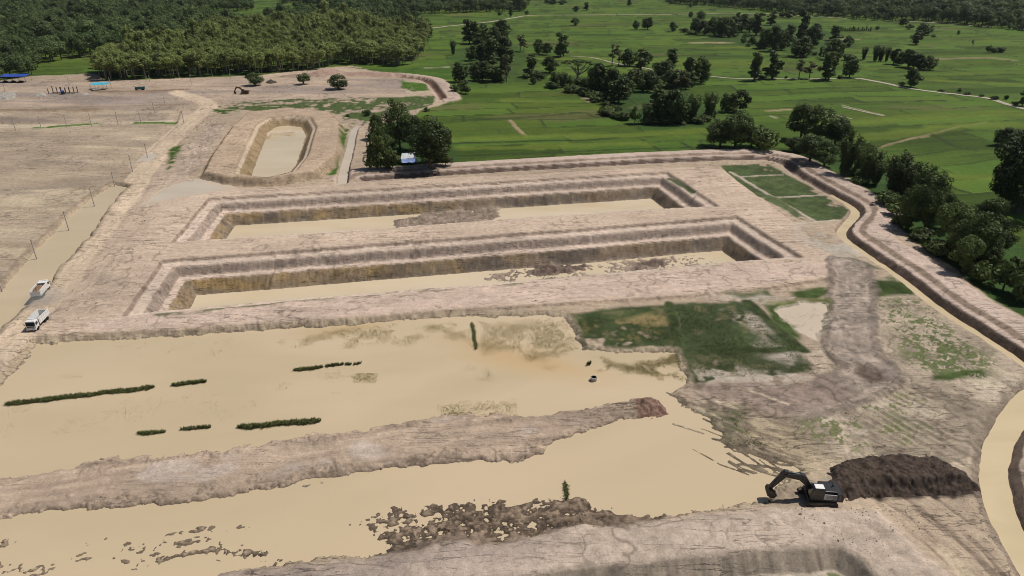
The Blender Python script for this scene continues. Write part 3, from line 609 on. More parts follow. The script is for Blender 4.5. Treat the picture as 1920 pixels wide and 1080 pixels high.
# faces
idx = np.arange(NR*NC, dtype=np.int32).reshape(NR, NC)
quads = np.stack([idx[:-1, :-1], idx[:-1, 1:], idx[1:, 1:], idx[1:, :-1]], -1).reshape(-1)
me = mesh_np('ground', np.stack([GX, GY, Z], -1), quads, 4, True)
point_color(me, 'Col', np.concatenate([C3, (SITE*bare)[:, None].astype(np.float32)], 1))
tag(link('ground', me, M_GROUND), kind='structure')
ZG = Z.reshape(NR, NC)
def gz(x, y):
    r = int(np.clip(np.searchsorted(Yr, y)-1, 0, NR-2)); ty = (y-Yr[r])/(Yr[r+1]-Yr[r])
    def at(k):
        u = np.clip((x/halfW[k]+1)/2*(NC-1), 0, NC-1.001); i = int(u); f = u-i
        return ZG[k, i]*(1-f)+ZG[k, i+1]*f
    return float(at(r)*(1-ty)+at(r+1)*ty)
def gz_np(x, y):
    r = np.clip(np.searchsorted(Yr, y)-1, 0, NR-2)
    u = np.clip((x/halfW[r]+1)/2*(NC-1), 0, NC-1.001).astype(int)
    return ZG[r, u]
def on(px, py, z=.5):
    """ground point seen at a photo pixel"""
    q = P(px, py, z)
    for _ in range(4): q = P(px, py, gz(q[0], q[1]))
    return q
# ------------------------------------------------------------------ water sheets
def water(name, pts, z, m, grow=0.0, world=False):
    q = np.array(pts) if world else PP(pts, z)
    if grow:
        c = q.mean(0); d = q-c; q = c+d*(1+grow/np.linalg.norm(d, axis=1))[:, None]
    b = bmesh.new(); vs = [b.verts.new((x, y, z)) for x, y in q]; f = b.faces.new(vs)
    if f.normal.z < 0: f.normal_flip()
    bmesh.ops.triangulate(b, faces=[f])
    me = bpy.data.meshes.new(name); b.to_mesh(me); b.free()
    o = tag(link(name, me, m), kind='structure'); return o
def ribbon(name, line, z, half, m, kind='structure', zfun=None, lift_=0.0):
    q = np.asarray(line); t = np.gradient(q, axis=0); t /= np.linalg.norm(t, axis=1)[:, None]
    nrm = np.stack([-t[:, 1], t[:, 0]], -1); half = np.broadcast_to(half, (len(q),))[:, None]
    a, b = q+nrm*half, q-nrm*half
    n = len(q); v = np.zeros((2*n, 3)); v[0::2, :2] = a; v[1::2, :2] = b
    v[:, 2] = z if zfun is None else [zfun(x, y)+lift_ for x, y in v[:, :2]]
    f = [[2*i, 2*i+1, 2*i+3, 2*i+2] for i in range(n-1)]
    me = mesh_np(name, v, np.array(f), 4)
    o = link(name, me, m); tag(o, kind=kind); return o
water('flood_water', [(40, 640), (300, 627), (560, 606), (850, 588), (1090, 580), (1110, 650), (1285, 655), (1320, 715), (1400, 770), (1560, 880), (1520, 940), (1200, 990), (1060, 1008), (860, 1022), (740, 1060), (500, 1082), (400, 1105),
       (-350, 1190), (-800, 1000), (-320, 820), (-20, 705), (20, 665)], 0.0, M_FLOOD)
water('pond_water', pond1_px, WZ1, M_POND, 2)
water('pond_water', pond2_px, WZ1, M_POND, 2)
water('pond_water', orim_px, OWZ, M_POND, 0)
ribbon('canal_water', smooth_line(PP(canal_px[6:], -.2), 5), -.45, 1.5, M_CANAL)
ribbon('canal_water', smooth_line(PP(low_px, -.2), 5), -.25, 1.95, M_CANAL)
ribbon('canal_water', smooth_line(PP(small_px, .2), 5), .1, 1.5, M_PALE)
water('ditch_water', [(208, 338), (245, 350), (228, 376), (200, 405), (188, 432), (155, 465), (114, 512), (76, 566), (24, 606), (-76, 700), (-330, 770), (-120, 600), (0, 538), (46, 478), (112, 410), (160, 368)], .12, M_FLOOD)
water('puddle_water', [(262, 386), (310, 346), (345, 336), (392, 334), (446, 352), (380, 365), (330, 374)], PLZ-.18, M_PALE)
water('puddle_water', [(254, 303), (284, 283), (302, 288), (280, 308)], .72, M_PALE)
water('puddle_water', [(1446, 578), (1500, 564), (1550, 568), (1552, 602), (1532, 645), (1500, 630)], .2, M_PALE)
# field tracks
M_TRACK = mat('track_soil', (.36, .31, .25), .95, var=.15, vscale=.4)
for q, hw in (([(1612, 147), (1660, 156), (1700, 165), (1750, 172), (1800, 178), (1850, 184), (1900, 199), (1990, 222)], 1.6), ([(1330, 143), (1380, 147), (1450, 148), (1540, 148), (1612, 147)], 1.1), ([(1150, 118), (1210, 128), (1262, 138), (1330, 143)], 1.2), ([(1070, 105), (1110, 108), (1150, 118)], 1.0),
              ([(800, 54), (860, 47), (925, 40), (960, 34), (1000, 29), (1100, 28), (1250, 27), (1400, 25), (1500, 29), (1590, 35)], 2.2), ([(1690, 40), (1740, 42), (1795, 46), (1850, 50)], 1.6), ([(1580, 201), (1618, 209), (1656, 217)], .6), ([(1560, 214), (1598, 223)], .5)):
    ribbon('dirt_track', smooth_line(PP(q, .45), 6), .5, hw, M_TRACK, zfun=gz, lift_=.12)
# ------------------------------------------------------------------ trees
RNG = np.random.default_rng(11)
L_DARK = leaf_material('leaf_dark', (.026, .046, .013), (.105, .150, .040))
L_MID = leaf_material('leaf_mid', (.036, .060, .016), (.135, .178, .048))
L_BAMB = leaf_material('leaf_bamboo', (.036, .060, .018), (.130, .172, .054))
L_PLAN = leaf_material('leaf_plantation', (.13, .165, .042), (.27, .315, .095), .2)
L_WOOD = leaf_material('leaf_wood', (.050, .085, .028), (.150, .205, .066), .35)
L_DRY = leaf_material('leaf_dry', (.055, .055, .025), (.13, .12, .055))
def tube(path, radii, sides=6):
    path = np.asarray(path, float); n = len(path); v = []; f = []
    for i in range(n):
        t = path[min(i+1, n-1)]-path[max(i-1, 0)]; t /= np.linalg.norm(t)+1e-9
        a = np.cross(t, (0.31, .95, .05)); a /= np.linalg.norm(a); b = np.cross(t, a)
        for k in range(sides):
            an = 2*math.pi*k/sides; v.append(path[i]+radii[i]*(math.cos(an)*a+math.sin(an)*b))
    for i in range(n-1):
        for k in range(sides):
            f.append([i*sides+k, i*sides+(k+1) % sides, (i+1)*sides+(k+1) % sides, (i+1)*sides+k])
    return np.array(v), np.array(f)
def cards(c, nrm, size, rng, asp=.6):
    """one four-cornered leaf spray at each point"""
    n = len(c)
    r = rng.normal(size=(n, 3)); t = np.cross(nrm, r); t /= np.linalg.norm(t, axis=1)[:, None]+1e-9
    b = np.cross(nrm, t); s = size*rng.uniform(.6, 1.4, n)[:, None]
    q = rng.uniform(.7, 1.3, (n, 4, 1))
    v = np.stack([c+t*s*q[:, 0], c+b*s*asp*q[:, 1], c-t*s*q[:, 2], c-b*s*asp*q[:, 3]], 1).reshape(-1, 3)
    return v, np.arange(4*n).reshape(n, 4)
def lobed(rng, lobes, n, leaf, shell=.75, up=.25):
    """lobes: rows of x,y,z,rx,rz -> points and facing normals"""
    lobes = np.asarray(lobes); wgt = lobes[:, 3]**2; k = rng.choice(len(lobes), n, p=wgt/wgt.sum()); L_ = lobes[k]
    d = rng.normal(size=(n, 3)); d /= np.linalg.norm(d, axis=1)[:, None]
    r = (shell+(1-shell)*rng.random(n))*np.where(rng.random(n) < .2, rng.random(n), 1)
    c = L_[:, :3]+d*np.stack([L_[:, 3], L_[:, 3], L_[:, 4]], 1)*r[:, None]
    nrm = d+rng.normal(size=(n, 3))*.45+np.array((0, 0, up)); nrm /= np.linalg.norm(nrm, axis=1)[:, None]
    return c, nrm, k
def crown_mesh(name, rng, lobes, n, leaf, m, **kw):
    c, nrm, k = lobed(rng, lobes, n, leaf, **kw)
    v, f = cards(c, nrm, leaf, rng)
    me = mesh_np(name, v, f, 4)
    lv = rng.random(len(lobes))*.55
    val = np.clip(lv[k]+rng.random(n)*.45, 0, 1); val = np.repeat(val, 4)
    point_color(me, 'Col', np.stack([val, val, val, np.ones_like(val)], 1)); me.materials.append(m)
    return me
def trunk_mesh(name, rng, h, r, limbs, m, lean=0.0):
    V, F, o = [], [], 0
    wob = rng.normal(size=(5, 2))*r*.7
    p0 = [(wob[i, 0]*i/4+lean*i/4, wob[i, 1]*i/4, -.4+(h+.4)*i/4) for i in range(5)]
    parts = [tube(p0, [r*1.25, r, r*.85, r*.7, r*.45], 7)]
    for q in limbs:
        st = np.array(p0[rng.integers(2, 5)]); q = np.array(q[:3]); mid = (st+q)/2+np.array((0, 0, -.08*np.linalg.norm(q-st)))
        parts.append(tube([st, mid, q], [r*.5, r*.34, r*.12], 5))
    for v, f in parts: V.append(v); F.append(f+o); o += len(v)
    me = mesh_np(name, np.concatenate(V), np.concatenate(F), 4, True); me.materials.append(m); return me
KINDS = {}
def variant(kind, lobes, n, leaf, lm, th, tr, bm=M_BARK, limbs=5, shell=.75, up=.25):
    rng = RNG
    lobes = np.array(lobes)
    pick = lobes[rng.choice(len(lobes), min(limbs, len(lobes)), replace=False)] if limbs else []
    cm = crown_mesh('crown', rng, lobes, n, leaf, lm, shell=shell, up=up); tm = trunk_mesh('trunk', rng, th, tr, pick, bm)
    wd = (lobes[:, 0]+lobes[:, 3]).max()-(lobes[:, 0]-lobes[:, 3]).min()
    ht = (lobes[:, 2]+lobes[:, 4]).max()
    KINDS.setdefault(kind, []).append((cm, tm, wd, ht))
def ell_lobes(n, rx, zc, rz, lr, bias=.6, flat=.8):
    out = []
    for _ in range(n):
        d = RNG.normal(size=3); d /= np.linalg.norm(d); q = bias+(1-bias)*RNG.random()
        s = lr*RNG.uniform(.6, 1.35)
        out.append((d[0]*rx*q, d[1]*rx*q, zc+d[2]*rz*q, s, s*flat))
    return out
for _ in range(3): variant('round', ell_lobes(34, 2.9, 4.7, 3.9, 1.3), 2300, .34, L_DARK, 6.5, .26)
for _ in range(3): variant('round_big', ell_lobes(52, 3.2, 5.0, 3.9, 1.1), 9000, .17, L_DARK, 6.5, .25, limbs=9)
for _ in range(2): variant('broad_big', ell_lobes(44, 3.1, 4.8, 3.9, 1.2, .5), 8000, .18, L_MID, 6.0, .22, limbs=8)
for _ in range(2): variant('ball', ell_lobes(38, 2.9, 5.0, 3.7, 1.4, .75), 2600, .30, L_DARK, 5, .35, limbs=6)
for _ in range(4):
    lb = [(RNG.normal()*.75, RNG.normal()*.75, z, RNG.uniform(.8, 1.5)*(1.1-.035*z), RNG.uniform(.6, 1.0)) for z in np.linspace(1.6, 9.2, 18)]
    variant('tall', lb, 1800, .32, L_MID, 8.5, .22, limbs=7)
for _ in range(2):
    lb = [(RNG.normal()*1.1, RNG.normal()*1.1, z, RNG.uniform(.7, 1.2), RNG.uniform(.5, .8)) for z in np.linspace(3.6, 9.0, 12)]
    variant('sparse', lb, 620, .30, L_DRY, 9, .18, M_BARKP, limbs=10, shell=.4)
for _ in range(2):
    lb = []
    for _k in range(30):
        a, q = RNG.random()*6.28, math.sqrt(RNG.random())*5.6; lb.append((math.cos(a)*q, math.sin(a)*q, 9.0-.055*q*q, 1.35, .42))
    variant('umbrella', lb, 2400, .33, L_MID, 4.6, .42, M_BARKP, limbs=14)
def bamboo(n, leaf):
    V, F, vals, o = [], [], [], 0; TV, TF, to = [], [], 0
    C, Nn, K = [], [], []
    for i in range(46):
        a, q = RNG.random()*6.28, math.sqrt(RNG.random()); hh = 9.4*RNG.uniform(.7, 1.05)
        bx, by = math.cos(a)*q*.8, math.sin(a)*q*.8; ex, ey = math.cos(a)*q*2.6, math.sin(a)*q*2.6
        pts = [np.array((bx+(ex-bx)*t**1.8, by+(ey-by)*t**1.8, hh*t-(.9*q*t**4))) for t in np.linspace(0, 1, 7)]
        if i % 3 == 0:
            v, f = tube(pts, np.linspace(.06, .015, 7), 4); TV.append(v); TF.append(f+to); to += len(v)
        m_ = n//46
        t = RNG.uniform(.12, 1.0, m_); idx_ = np.clip(t*6, 0, 5.99); i0 = idx_.astype(int); fr = (idx_-i0)[:, None]; pa = np.array(pts)
        c = pa[i0]*(1-fr)+pa[i0+1]*fr; c = c+RNG.normal(size=(m_, 3))*np.array((.26, .26, .2))
        d = np.stack([np.full(m_, math.cos(a)), np.full(m_, math.sin(a)), np.full(m_, .5)], 1)+RNG.normal(size=(m_, 3))*.6
        C.append(c); Nn.append(d/np.linalg.norm(d, axis=1)[:, None]); K.append(np.full(m_, RNG.random()*.5)+RNG.random(m_)*.5)
    C, Nn, K = np.concatenate(C), np.concatenate(Nn), np.concatenate(K)
    v, f = cards(C, Nn, leaf, RNG, .3); me = mesh_np('crown', v, f, 4); val = np.repeat(np.clip(K, 0, 1), 4)
    point_color(me, 'Col', np.stack([val, val, val, np.ones_like(val)], 1)); me.materials.append(L_BAMB)
    tm = mesh_np('trunk', np.concatenate(TV), np.concatenate(TF), 4); tm.materials.append(mat('bamboo_cane', (.16, .17, .07), .6))
    KINDS.setdefault('bamboo', []).append((me, tm, 5.2, 9.4))
for _ in range(3): bamboo(4600, .34)
for _ in range(3): variant('bush', ell_lobes(12, 3.2, 3.4, 2.6, 2.0, .4, .9), 900, .55, L_MID, 3, .3, limbs=4)
for _ in range(4):
    lb = ell_lobes(16, 1.7, 7.0, 2.8, .85, .4, 1.0); variant('plantation', lb, 1300, .19, L_PLAN, 8.5, .11, M_BARKP, limbs=3, shell=.5, up=.6)
for _ in range(4): variant('wood', ell_lobes(17, 2.8, 6.0, 3.3, 1.4, .5), 1500, .30, L_WOOD, 6.5, .22, limbs=3, up=.4)
TREE_N = [0]
def tree(px, py, ytop, wpx, kind, label, group, name='field_tree', z=.5, var=None, lean=0):
    q = on(px, py, z)
    h = max(height_at(px, py, ytop, q[2]), 1.2)
    depth = q[1]*cp-(q[2]-CAM_H)*sp; wm = max(wpx*depth/FPX, 1.0)
    vs = KINDS[kind]; TREE_N[0] += 1
    cm, tm, wd, ht = vs[TREE_N[0] % len(vs) if var is None else var]
    sxy, sz = wm/wd*(1.0 if kind in ('umbrella', 'bush', 'sparse', 'round_big', 'broad_big', 'bamboo') else 1.16), h/ht
    t = empty(name, (q[0], q[1], q[2]-.05), RNG.random()*6.28, (sxy, sxy*RNG.uniform(.9, 1.1), sz))
    link('trunk', tm, None, t); link('crown', cm, None, t)
    tag(t, label, 'bamboo' if kind == 'bamboo' else 'bush' if kind == 'bush' else 'tree', group)
    return t
def batch(off, rows, names, scale=4.0):
    """rows: x, base y, height, width, kind in enlarged picture units"""
    for x, y, h, wd, k in rows:
        nm, lb, gp = names[k]
        tree(off[0]+x/scale, off[1]+y/scale, off[1]+(y-h)/scale, wd/scale, k, lb, gp, nm)
def names_for(where, g):
    return {'round': ('broadleaf_tree', 'dark rounded broadleaf tree '+where, 'rounded trees '+g), 'tall': ('tall_tree', 'tall ragged slender tree '+where, 'tall trees '+g),
            'sparse': ('sparse_tree', 'thin brownish sparse-leaved tree '+where, 'sparse trees '+g), 'bamboo': ('bamboo_clump', 'feathery upright bamboo clump '+where, 'bamboo '+g),
            'bush': ('bush', 'low green bush '+where, 'bushes '+g), 'umbrella': ('umbrella_tree', 'wide flat-topped umbrella tree with bare forked limbs among the field trees', 'umbrella tree')}
# far lone trees
batch((960, 0), [(375, 35, 40, 60, 'round'), (300, 32, 38, 70, 'round'), (260, 25, 30, 40, 'round'), (480, 90, 48, 45, 'round'), (558, 78, 65, 42, 'tall'), (877, 42, 52, 38, 'tall'), (1337, 55, 42, 30, 'tall'), (1340, 132, 48, 36, 'round'), (110, 112, 35, 32, 'round'), (30, 70, 60, 60, 'round'), (70, 72, 75, 40, 'tall'), (90, 70, 40, 40, 'bush')],
      names_for('scattered along the far gravel road', 'by the far road'))
batch((960, 0), [(475, 190, 62, 52, 'round'), (930, 222, 74, 52, 'round'), (1015, 222, 96, 78, 'round'), (1205, 238, 78, 54, 'round')], names_for('standing alone in open paddies below the far road', 'in the open paddies'))
# wooded strip behind the middle paddies
strip = names_for('in the grove between far paddies', 'of the far grove')
batch((960, 0), [(1420, 145, 66, 64, 'round'), (1380, 255, 125, 90, 'round'), (1440, 262, 115, 90, 'round'), (1510, 262, 140, 90, 'round'), (1570, 275, 150, 100, 'round'), (1620, 278, 150, 100, 'round'), (1665, 255, 135, 90, 'tall'), (1720, 245, 145, 85, 'round'), (1690, 180, 90, 45, 'tall'), (1830, 265, 175, 110, 'tall'),
                 (1890, 365, 155, 85, 'round'), (1800, 335, 80, 80, 'bush'), (1740, 322, 40, 50, 'bush'), (1290, 245, 40, 80, 'bush'), (1345, 262, 40, 90, 'bush'), (1860, 360, 50, 100, 'bush'), (1780, 240, 110, 80, 'round'), (1540, 235, 110, 80, 'tall')], strip)
batch((1440, 0), [(40, 385, 205, 110, 'round'), (100, 375, 155, 100, 'round'), (155, 335, 155, 80, 'tall'), (240, 428, 165, 140, 'round'), (245, 310, 230, 80, 'tall'), (330, 355, 165, 110, 'round'), (360, 240, 70, 70, 'round'), (290, 330, 120, 90, 'round'), (200, 420, 110, 100, 'bush'), (20, 190, 110, 70, 'tall'), (500, 305, 118, 92, 'tall'), (600, 352, 88, 68, 'round'), (470, 445, 165, 130, 'round'), (520, 420, 110, 80, 'round'), (390, 432, 85, 24, 'tall'),
                  (590, 452, 52, 80, 'bush'), (640, 450, 40, 40, 'bush'), (160, 135, 62, 84, 'round'), (250, 125, 64, 54, 'round'), (110, 130, 50, 60, 'bush')], strip)
# trees on the field track
trackn = names_for('beside the pale track through the paddies', 'by the field track')
batch((1440, 0), [(30, 592, 215, 115, 'tall'), (230, 592, 150, 110, 'sparse'), (310, 592, 132, 95, 'sparse'), (430, 602, 225, 125, 'tall'), (455, 596, 200, 90, 'tall'), (610, 582, 145, 104, 'round'), (1070, 652, 142, 98, 'round'), (535, 590, 30, 40, 'bush'), (135, 590, 25, 25, 'bush'), (1430, 698, 42, 36, 'bush'), (1785, 748, 36, 30, 'bush'), (1905, 795, 160, 60, 'tall'), (1000, 640, 30, 60, 'bush'), (1500, 712, 24, 50, 'bush'), (1600, 725, 22, 50, 'bush'), (1300, 690, 22, 60, 'bush'), (1700, 748, 30, 60, 'bush'), (1850, 790, 36, 60, 'bush')], trackn)
batch((960, 0), [(1815, 605, 215, 102, 'tall'), (1880, 590, 25, 60, 'bush')], trackn)
batch((1440, 0), [(715, 448, 98, 50, 'bamboo'), (800, 462, 122, 60, 'bamboo'), (840, 462, 112, 56, 'bamboo'), (885, 462, 112, 40, 'bamboo'), (940, 482, 122, 76, 'tall'), (980, 490, 110, 60, 'round'), (1050, 505, 142, 112, 'round'), (1130, 522, 122, 104, 'round'), (1210, 524, 112, 92, 'round'), (1090, 515, 110, 80, 'round'), (1110, 335, 112, 84, 'round'), (1170, 264, 98, 114, 'round'), (1010, 195, 62, 62, 'round'), (1060, 220, 40, 70, 'bush'), (1425, 262, 36, 22, 'tall'), (1530, 352, 56, 22, 'sparse'), (1655, 396, 62, 62, 'bush'), (1735, 392, 42, 66, 'bush'), (1695, 396, 40, 60, 'bush'), (1240, 280, 22, 40, 'bush'), (820, 222, 28, 30, 'bush'), (640, 235, 40, 18, 'tall')],
      names_for('in the eastern paddies', 'of the eastern paddies'))
for k in range(14):
    batch((1440, 0), [(560+k*16, 236+3*math.sin(k), 30+8*math.sin(k*3), 12, 'tall')], {'tall': ('sapling', 'tiny thin sapling in a planted row across the far paddy', 'row of saplings')})
# line of trees across the middle paddies
mid = names_for('in the tree line crossing the middle paddies', 'of the middle tree line')
batch((960, 0), [(60, 385, 130, 74, 'sparse'), (90, 392, 105, 60, 'sparse'), (200, 405, 115, 84, 'round'), (262, 412, 96, 66, 'round'), (365, 428, 188, 84, 'tall'), (385, 420, 160, 60, 'tall'), (145, 575, 170, 105, 'tall'), (283, 545, 125, 100, 'round'), (490, 600, 155, 270, 'umbrella'), (750, 495, 168, 104, 'sparse'), (800, 490, 120, 80, 'sparse'), (880, 495, 135, 114, 'round'), (965, 525, 160, 104, 'tall'), (990, 500, 130, 90, 'round'),
                 (1195, 505, 145, 104, 'tall'), (1120, 585, 135, 114, 'round'), (1160, 570, 120, 90, 'round'), (320, 655, 118, 84, 'bamboo'), (380, 655, 118, 74, 'bamboo'), (430, 645, 82, 64, 'bush'), (100, 590, 40, 60, 'bush'), (160, 630, 60, 70, 'bush'), (500, 640, 60, 90, 'bush'), (560, 650, 70, 80, 'bush'),
                 (620, 700, 225, 110, 'round'), (680, 710, 240, 120, 'tall'), (740, 745, 250, 130, 'round'), (800, 775, 205, 140, 'round'), (850, 740, 170, 100, 'round'), (870, 665, 145, 84, 'tall'), (930, 640, 130, 90, 'sparse'), (980, 685, 160, 120, 'round'), (1050, 690, 160, 120, 'round'), (1010, 640, 120, 90, 'tall'),
                 (1320, 645, 225, 114, 'tall'), (1360, 640, 190, 90, 'tall'), (1415, 625, 205, 104, 'round'), (1440, 610, 110, 80, 'round'), (1260, 665, 155, 114, 'sparse'), (1300, 668, 130, 90, 'tall'), (1180, 645, 125, 104, 'round'), (1220, 660, 120, 80, 'round'),
                 (560, 720, 60, 110, 'bush'), (620, 760, 50, 100, 'bush'), (720, 850, 60, 90, 'bush'), (780, 880, 50, 80, 'bush'), (700, 800, 50, 90, 'bush'), (840, 900, 60, 90, 'bush'), (680, 840, 40, 70, 'bush')], mid)
front = names_for('at the front of the paddy tree line', 'in front of the tree line')
batch((960, 0), [(1080, 785, 155, 104, 'tall'), (1100, 925, 200, 110, 'round'), (1160, 925, 255, 124, 'round'), (1230, 925, 265, 150, 'round'), (1280, 920, 180, 100, 'round'), (1000, 925, 155, 76, 'bamboo'), (920, 925, 135, 94, 'bush'), (1060, 920, 150, 90, 'round'), (1350, 915, 215, 115, 'bamboo'), (1478, 890, 195, 118, 'bamboo'), (1512, 882, 62, 28, 'bush'), (1300, 925, 60, 80, 'bush'), (1420, 905, 50, 60, 'bush'),
                 (1605, 838, 145, 94, 'round'), (1660, 842, 150, 90, 'tall'), (1710, 825, 155, 110, 'round')], front)
# clump of two trees right above the canal road
for a in ((1350, 276, 218, 62, 'broad_big'), (1378, 278, 205, 70, 'round_big'), (1408, 276, 228, 50, 'broad_big'), (1435, 282, 240, 50, 'bush')):
    tree(*a[:4], a[4], 'bushy broad tree of the dense clump standing in paddies close to the canal bend' if a[4] != 'bush' else 'bush at the skirt of the dense clump near the canal bend', 'clump near the canal bend', 'broadleaf_tree' if a[4] != 'bush' else 'bush')
# trees on the left edge of the paddies
batch((480, 0), [(1275, 245, 105, 78, 'tall'), (1300, 280, 110, 70, 'tall'), (1240, 340, 110, 70, 'tall'), (1210, 400, 130, 70, 'round'), (1480, 412, 112, 52, 'bamboo'), (1535, 615, 155, 124, 'round'), (1600, 325, 185, 100, 'tall'), (1650, 330, 175, 110, 'tall'), (1720, 320, 150, 104, 'round'), (1840, 310, 170, 110, 'round'), (1800, 320, 130, 80, 'round'), (1620, 455, 125, 94, 'round'), (1700, 480, 205, 114, 'tall'), (1760, 505, 245, 130, 'tall'),
                 (1850, 445, 185, 130, 'round'), (1890, 500, 150, 100, 'tall'), (1880, 615, 205, 104, 'sparse'), (1700, 605, 155, 124, 'round'), (1770, 615, 135, 104, 'round'), (1640, 605, 125, 84, 'round'), (1820, 610, 110, 80, 'tall'), (1500, 685, 62, 104, 'bush'), (1570, 705, 70, 94, 'bush'), (1560, 650, 50, 80, 'bush'), (1830, 118, 36, 34, 'bush'), (1910, 125, 84, 34, 'tall'), (830, 870, 48, 68, 'bush'), (690, 875, 22, 36, 'bush'), (1280, 836, 34, 54, 'bush')],
      names_for('at the western edge of the paddies', 'at the west edge'))
# three mango trees on bare soil
for a, lb in (((478, 160, 135, 30), 'round-topped dark tree on bare soil beside a low brushwood heap'), ((570, 158, 136, 25), 'small round dark tree on bare soil, middle of three lone trees'), ((635, 167, 138, 35), 'ball-shaped dark tree with shadow below on bare soil, largest of three')):
    tree(*a, 'ball', lb, None, 'lone_tree')
# thicket by the tarpaulin hut
for a in ((750, 280, 183, 60, 'broad_big', 'tall bushy tree behind the tarpaulin hut'), (806, 314, 216, 92, 'round_big', 'huge dark dense tree shading the tarpaulin hut'), (776, 284, 216, 62, 'round_big', 'dark tree tucked between the hut and its tall neighbour'), (822, 306, 228, 54, 'round_big', 'dark spreading tree at the paddy edge beside the hut'),
          (714, 314, 226, 48, 'broad_big', 'leafy tree on the canal side of the tarpaulin hut'), (708, 262, 212, 34, 'broad_big', 'small leafy tree beside bare soil behind the hut'), (726, 317, 284, 34, 'bush', 'low bush in front of the tarpaulin hut'), (708, 316, 272, 44, 'bush', 'low bush at the soil edge left of the hut'), (835, 310, 285, 30, 'bush', 'low bush where the hut thicket meets the paddy')):
    tree(*a[:5], a[5], None, 'bush' if a[4] == 'bush' else 'thicket_tree')
# canal-side row on the right
cn = ('bamboo_clump', 'feathery bamboo clump in the row above the canal bank', 'bamboo by the canal')
for a in ((1582, 330, 248, 44), (1622, 340, 272, 42), (1606, 325, 262, 30), (1676, 365, 285, 56), (1695, 372, 300, 46), (1742, 405, 322, 50), (1720, 392, 310, 40), (1640, 345, 300, 30)):
    tree(*a, 'bamboo', cn[1], cn[2], cn[0])
for a in ((1500, 262, 192, 60, 'broad_big'), (1535, 268, 196, 70, 'broad_big'), (1565, 272, 215, 56, 'round_big'), (1518, 302, 250, 66, 'round_big'), (1545, 312, 262, 60, 'round_big'), (1490, 285, 255, 40, 'round_big')):
    tree(*a, 'dark tree of the thicket where canal road meets the paddies', 'thicket at the canal corner', 'thicket_tree')
for a in ((1702, 430, 342, 58, 'round_big'), (1737, 436, 356, 50, 'broad_big'), (1780, 468, 378, 74, 'broad_big'), (1815, 496, 392, 86, 'broad_big'), (1845, 458, 368, 64, 'broad_big'), (1866, 480, 405, 60, 'round_big'), (1802, 514, 440, 54, 'broad_big'), (1848, 512, 452, 50, 'broad_big'), (1765, 430, 356, 56, 'round_big')):
    tree(*a, 'leafy tree of the dense thicket overhanging the canal bank', 'thicket over the canal bank', 'thicket_tree')
for a in ((1880, 545, 490, 60), (1915, 560, 505, 70), (1840, 530, 490, 50), (1720, 450, 428, 40), (1760, 478, 450, 50), (1690, 425, 400, 36), (1895, 520, 480, 50), (1660, 385, 365, 36), (1610, 345, 330, 30)):
    tree(*a, 'bush', 'low bush in the undergrowth along the canal thicket', 'undergrowth by the canal', 'bush')
for a in ((1905, 400, 246, 130, 'round_big', 'very large dark tree standing in the eastern paddy'), (1880, 390, 285, 70, 'round_big', 'dark side tree under the very large paddy tree'), (1878, 272, 238, 26, 'round', 'small dark tree beyond the very large paddy tree'), (1902, 275, 243, 34, 'round', 'second small dark tree beyond the very large paddy tree'), (1960, 380, 220, 120, 'round_big', 'dark tree behind the very large paddy tree')):
    tree(*a[:5], a[5], None, 'paddy_tree')
# undergrowth between the trees
for reg, n_, sd, lb, gp in (([(1000, 140), (1060, 150), (1130, 165), (1150, 195), (1190, 240), (1130, 215), (1090, 180), (1010, 160)], 34, 1, 'low scrub bush under the tree line crossing the middle paddies', 'scrub of the middle tree line'),
        ([(1120, 150), (1200, 140), (1320, 150), (1330, 165), (1240, 170), (1150, 170)], 24, 2, 'low scrub bush beneath the thin-trunked trees of the tree line', 'scrub under thin trees'),
        ([(1200, 228), (1300, 226), (1370, 210), (1400, 210), (1330, 234), (1210, 236)], 16, 3, 'low scrub bush at the foot of the bamboo by the paddies', 'scrub by the paddy bamboo'),
        ([(870, 75), (930, 75), (950, 110), (960, 155), (890, 155), (880, 120)], 22, 4, 'low scrub bush at the western paddy trees', 'scrub of the western trees'),
        ([(1290, 62), (1400, 62), (1480, 92), (1570, 112), (1500, 108), (1420, 92), (1330, 68)], 26, 5, 'low scrub bush along the grove between far paddies', 'scrub of the far grove'),
        ([(1510, 270), (1600, 320), (1700, 380), (1760, 420), (1850, 500), (1890, 540), (1870, 555), (1800, 520), (1700, 435), (1600, 345), (1500, 300)], 15, 6, 'low scrub bush between bamboo and canal spoil bank', 'scrub on the canal bank'),
        ([(700, 255), (760, 250), (840, 290), (845, 314), (720, 316), (700, 300)], 12, 7, 'low scrub bush around the tarpaulin hut', 'scrub round the hut')):
    q = PP(reg, .4); rng = np.random.default_rng(sd+60); k = 0
    while k < n_:
        x, y = rng.uniform(q[:, 0].min(), q[:, 0].max()), rng.uniform(q[:, 1].min(), q[:, 1].max())
        if sdf_poly(np.array([x]), np.array([y]), q, 5)[0] > 0: continue
        a, c = pix_of(x, y, .5); k += 1
        if 738 < a < 806 and 284 < c < 330: continue
        d_ = y*cp+CAM_H*sp; s_ = rng.uniform(1.8, 4.2)
        tree(a, c, c-s_*.9*FPX/d_, s_*1.9*FPX/d_, 'bush', lb, gp, 'scrub_bush')
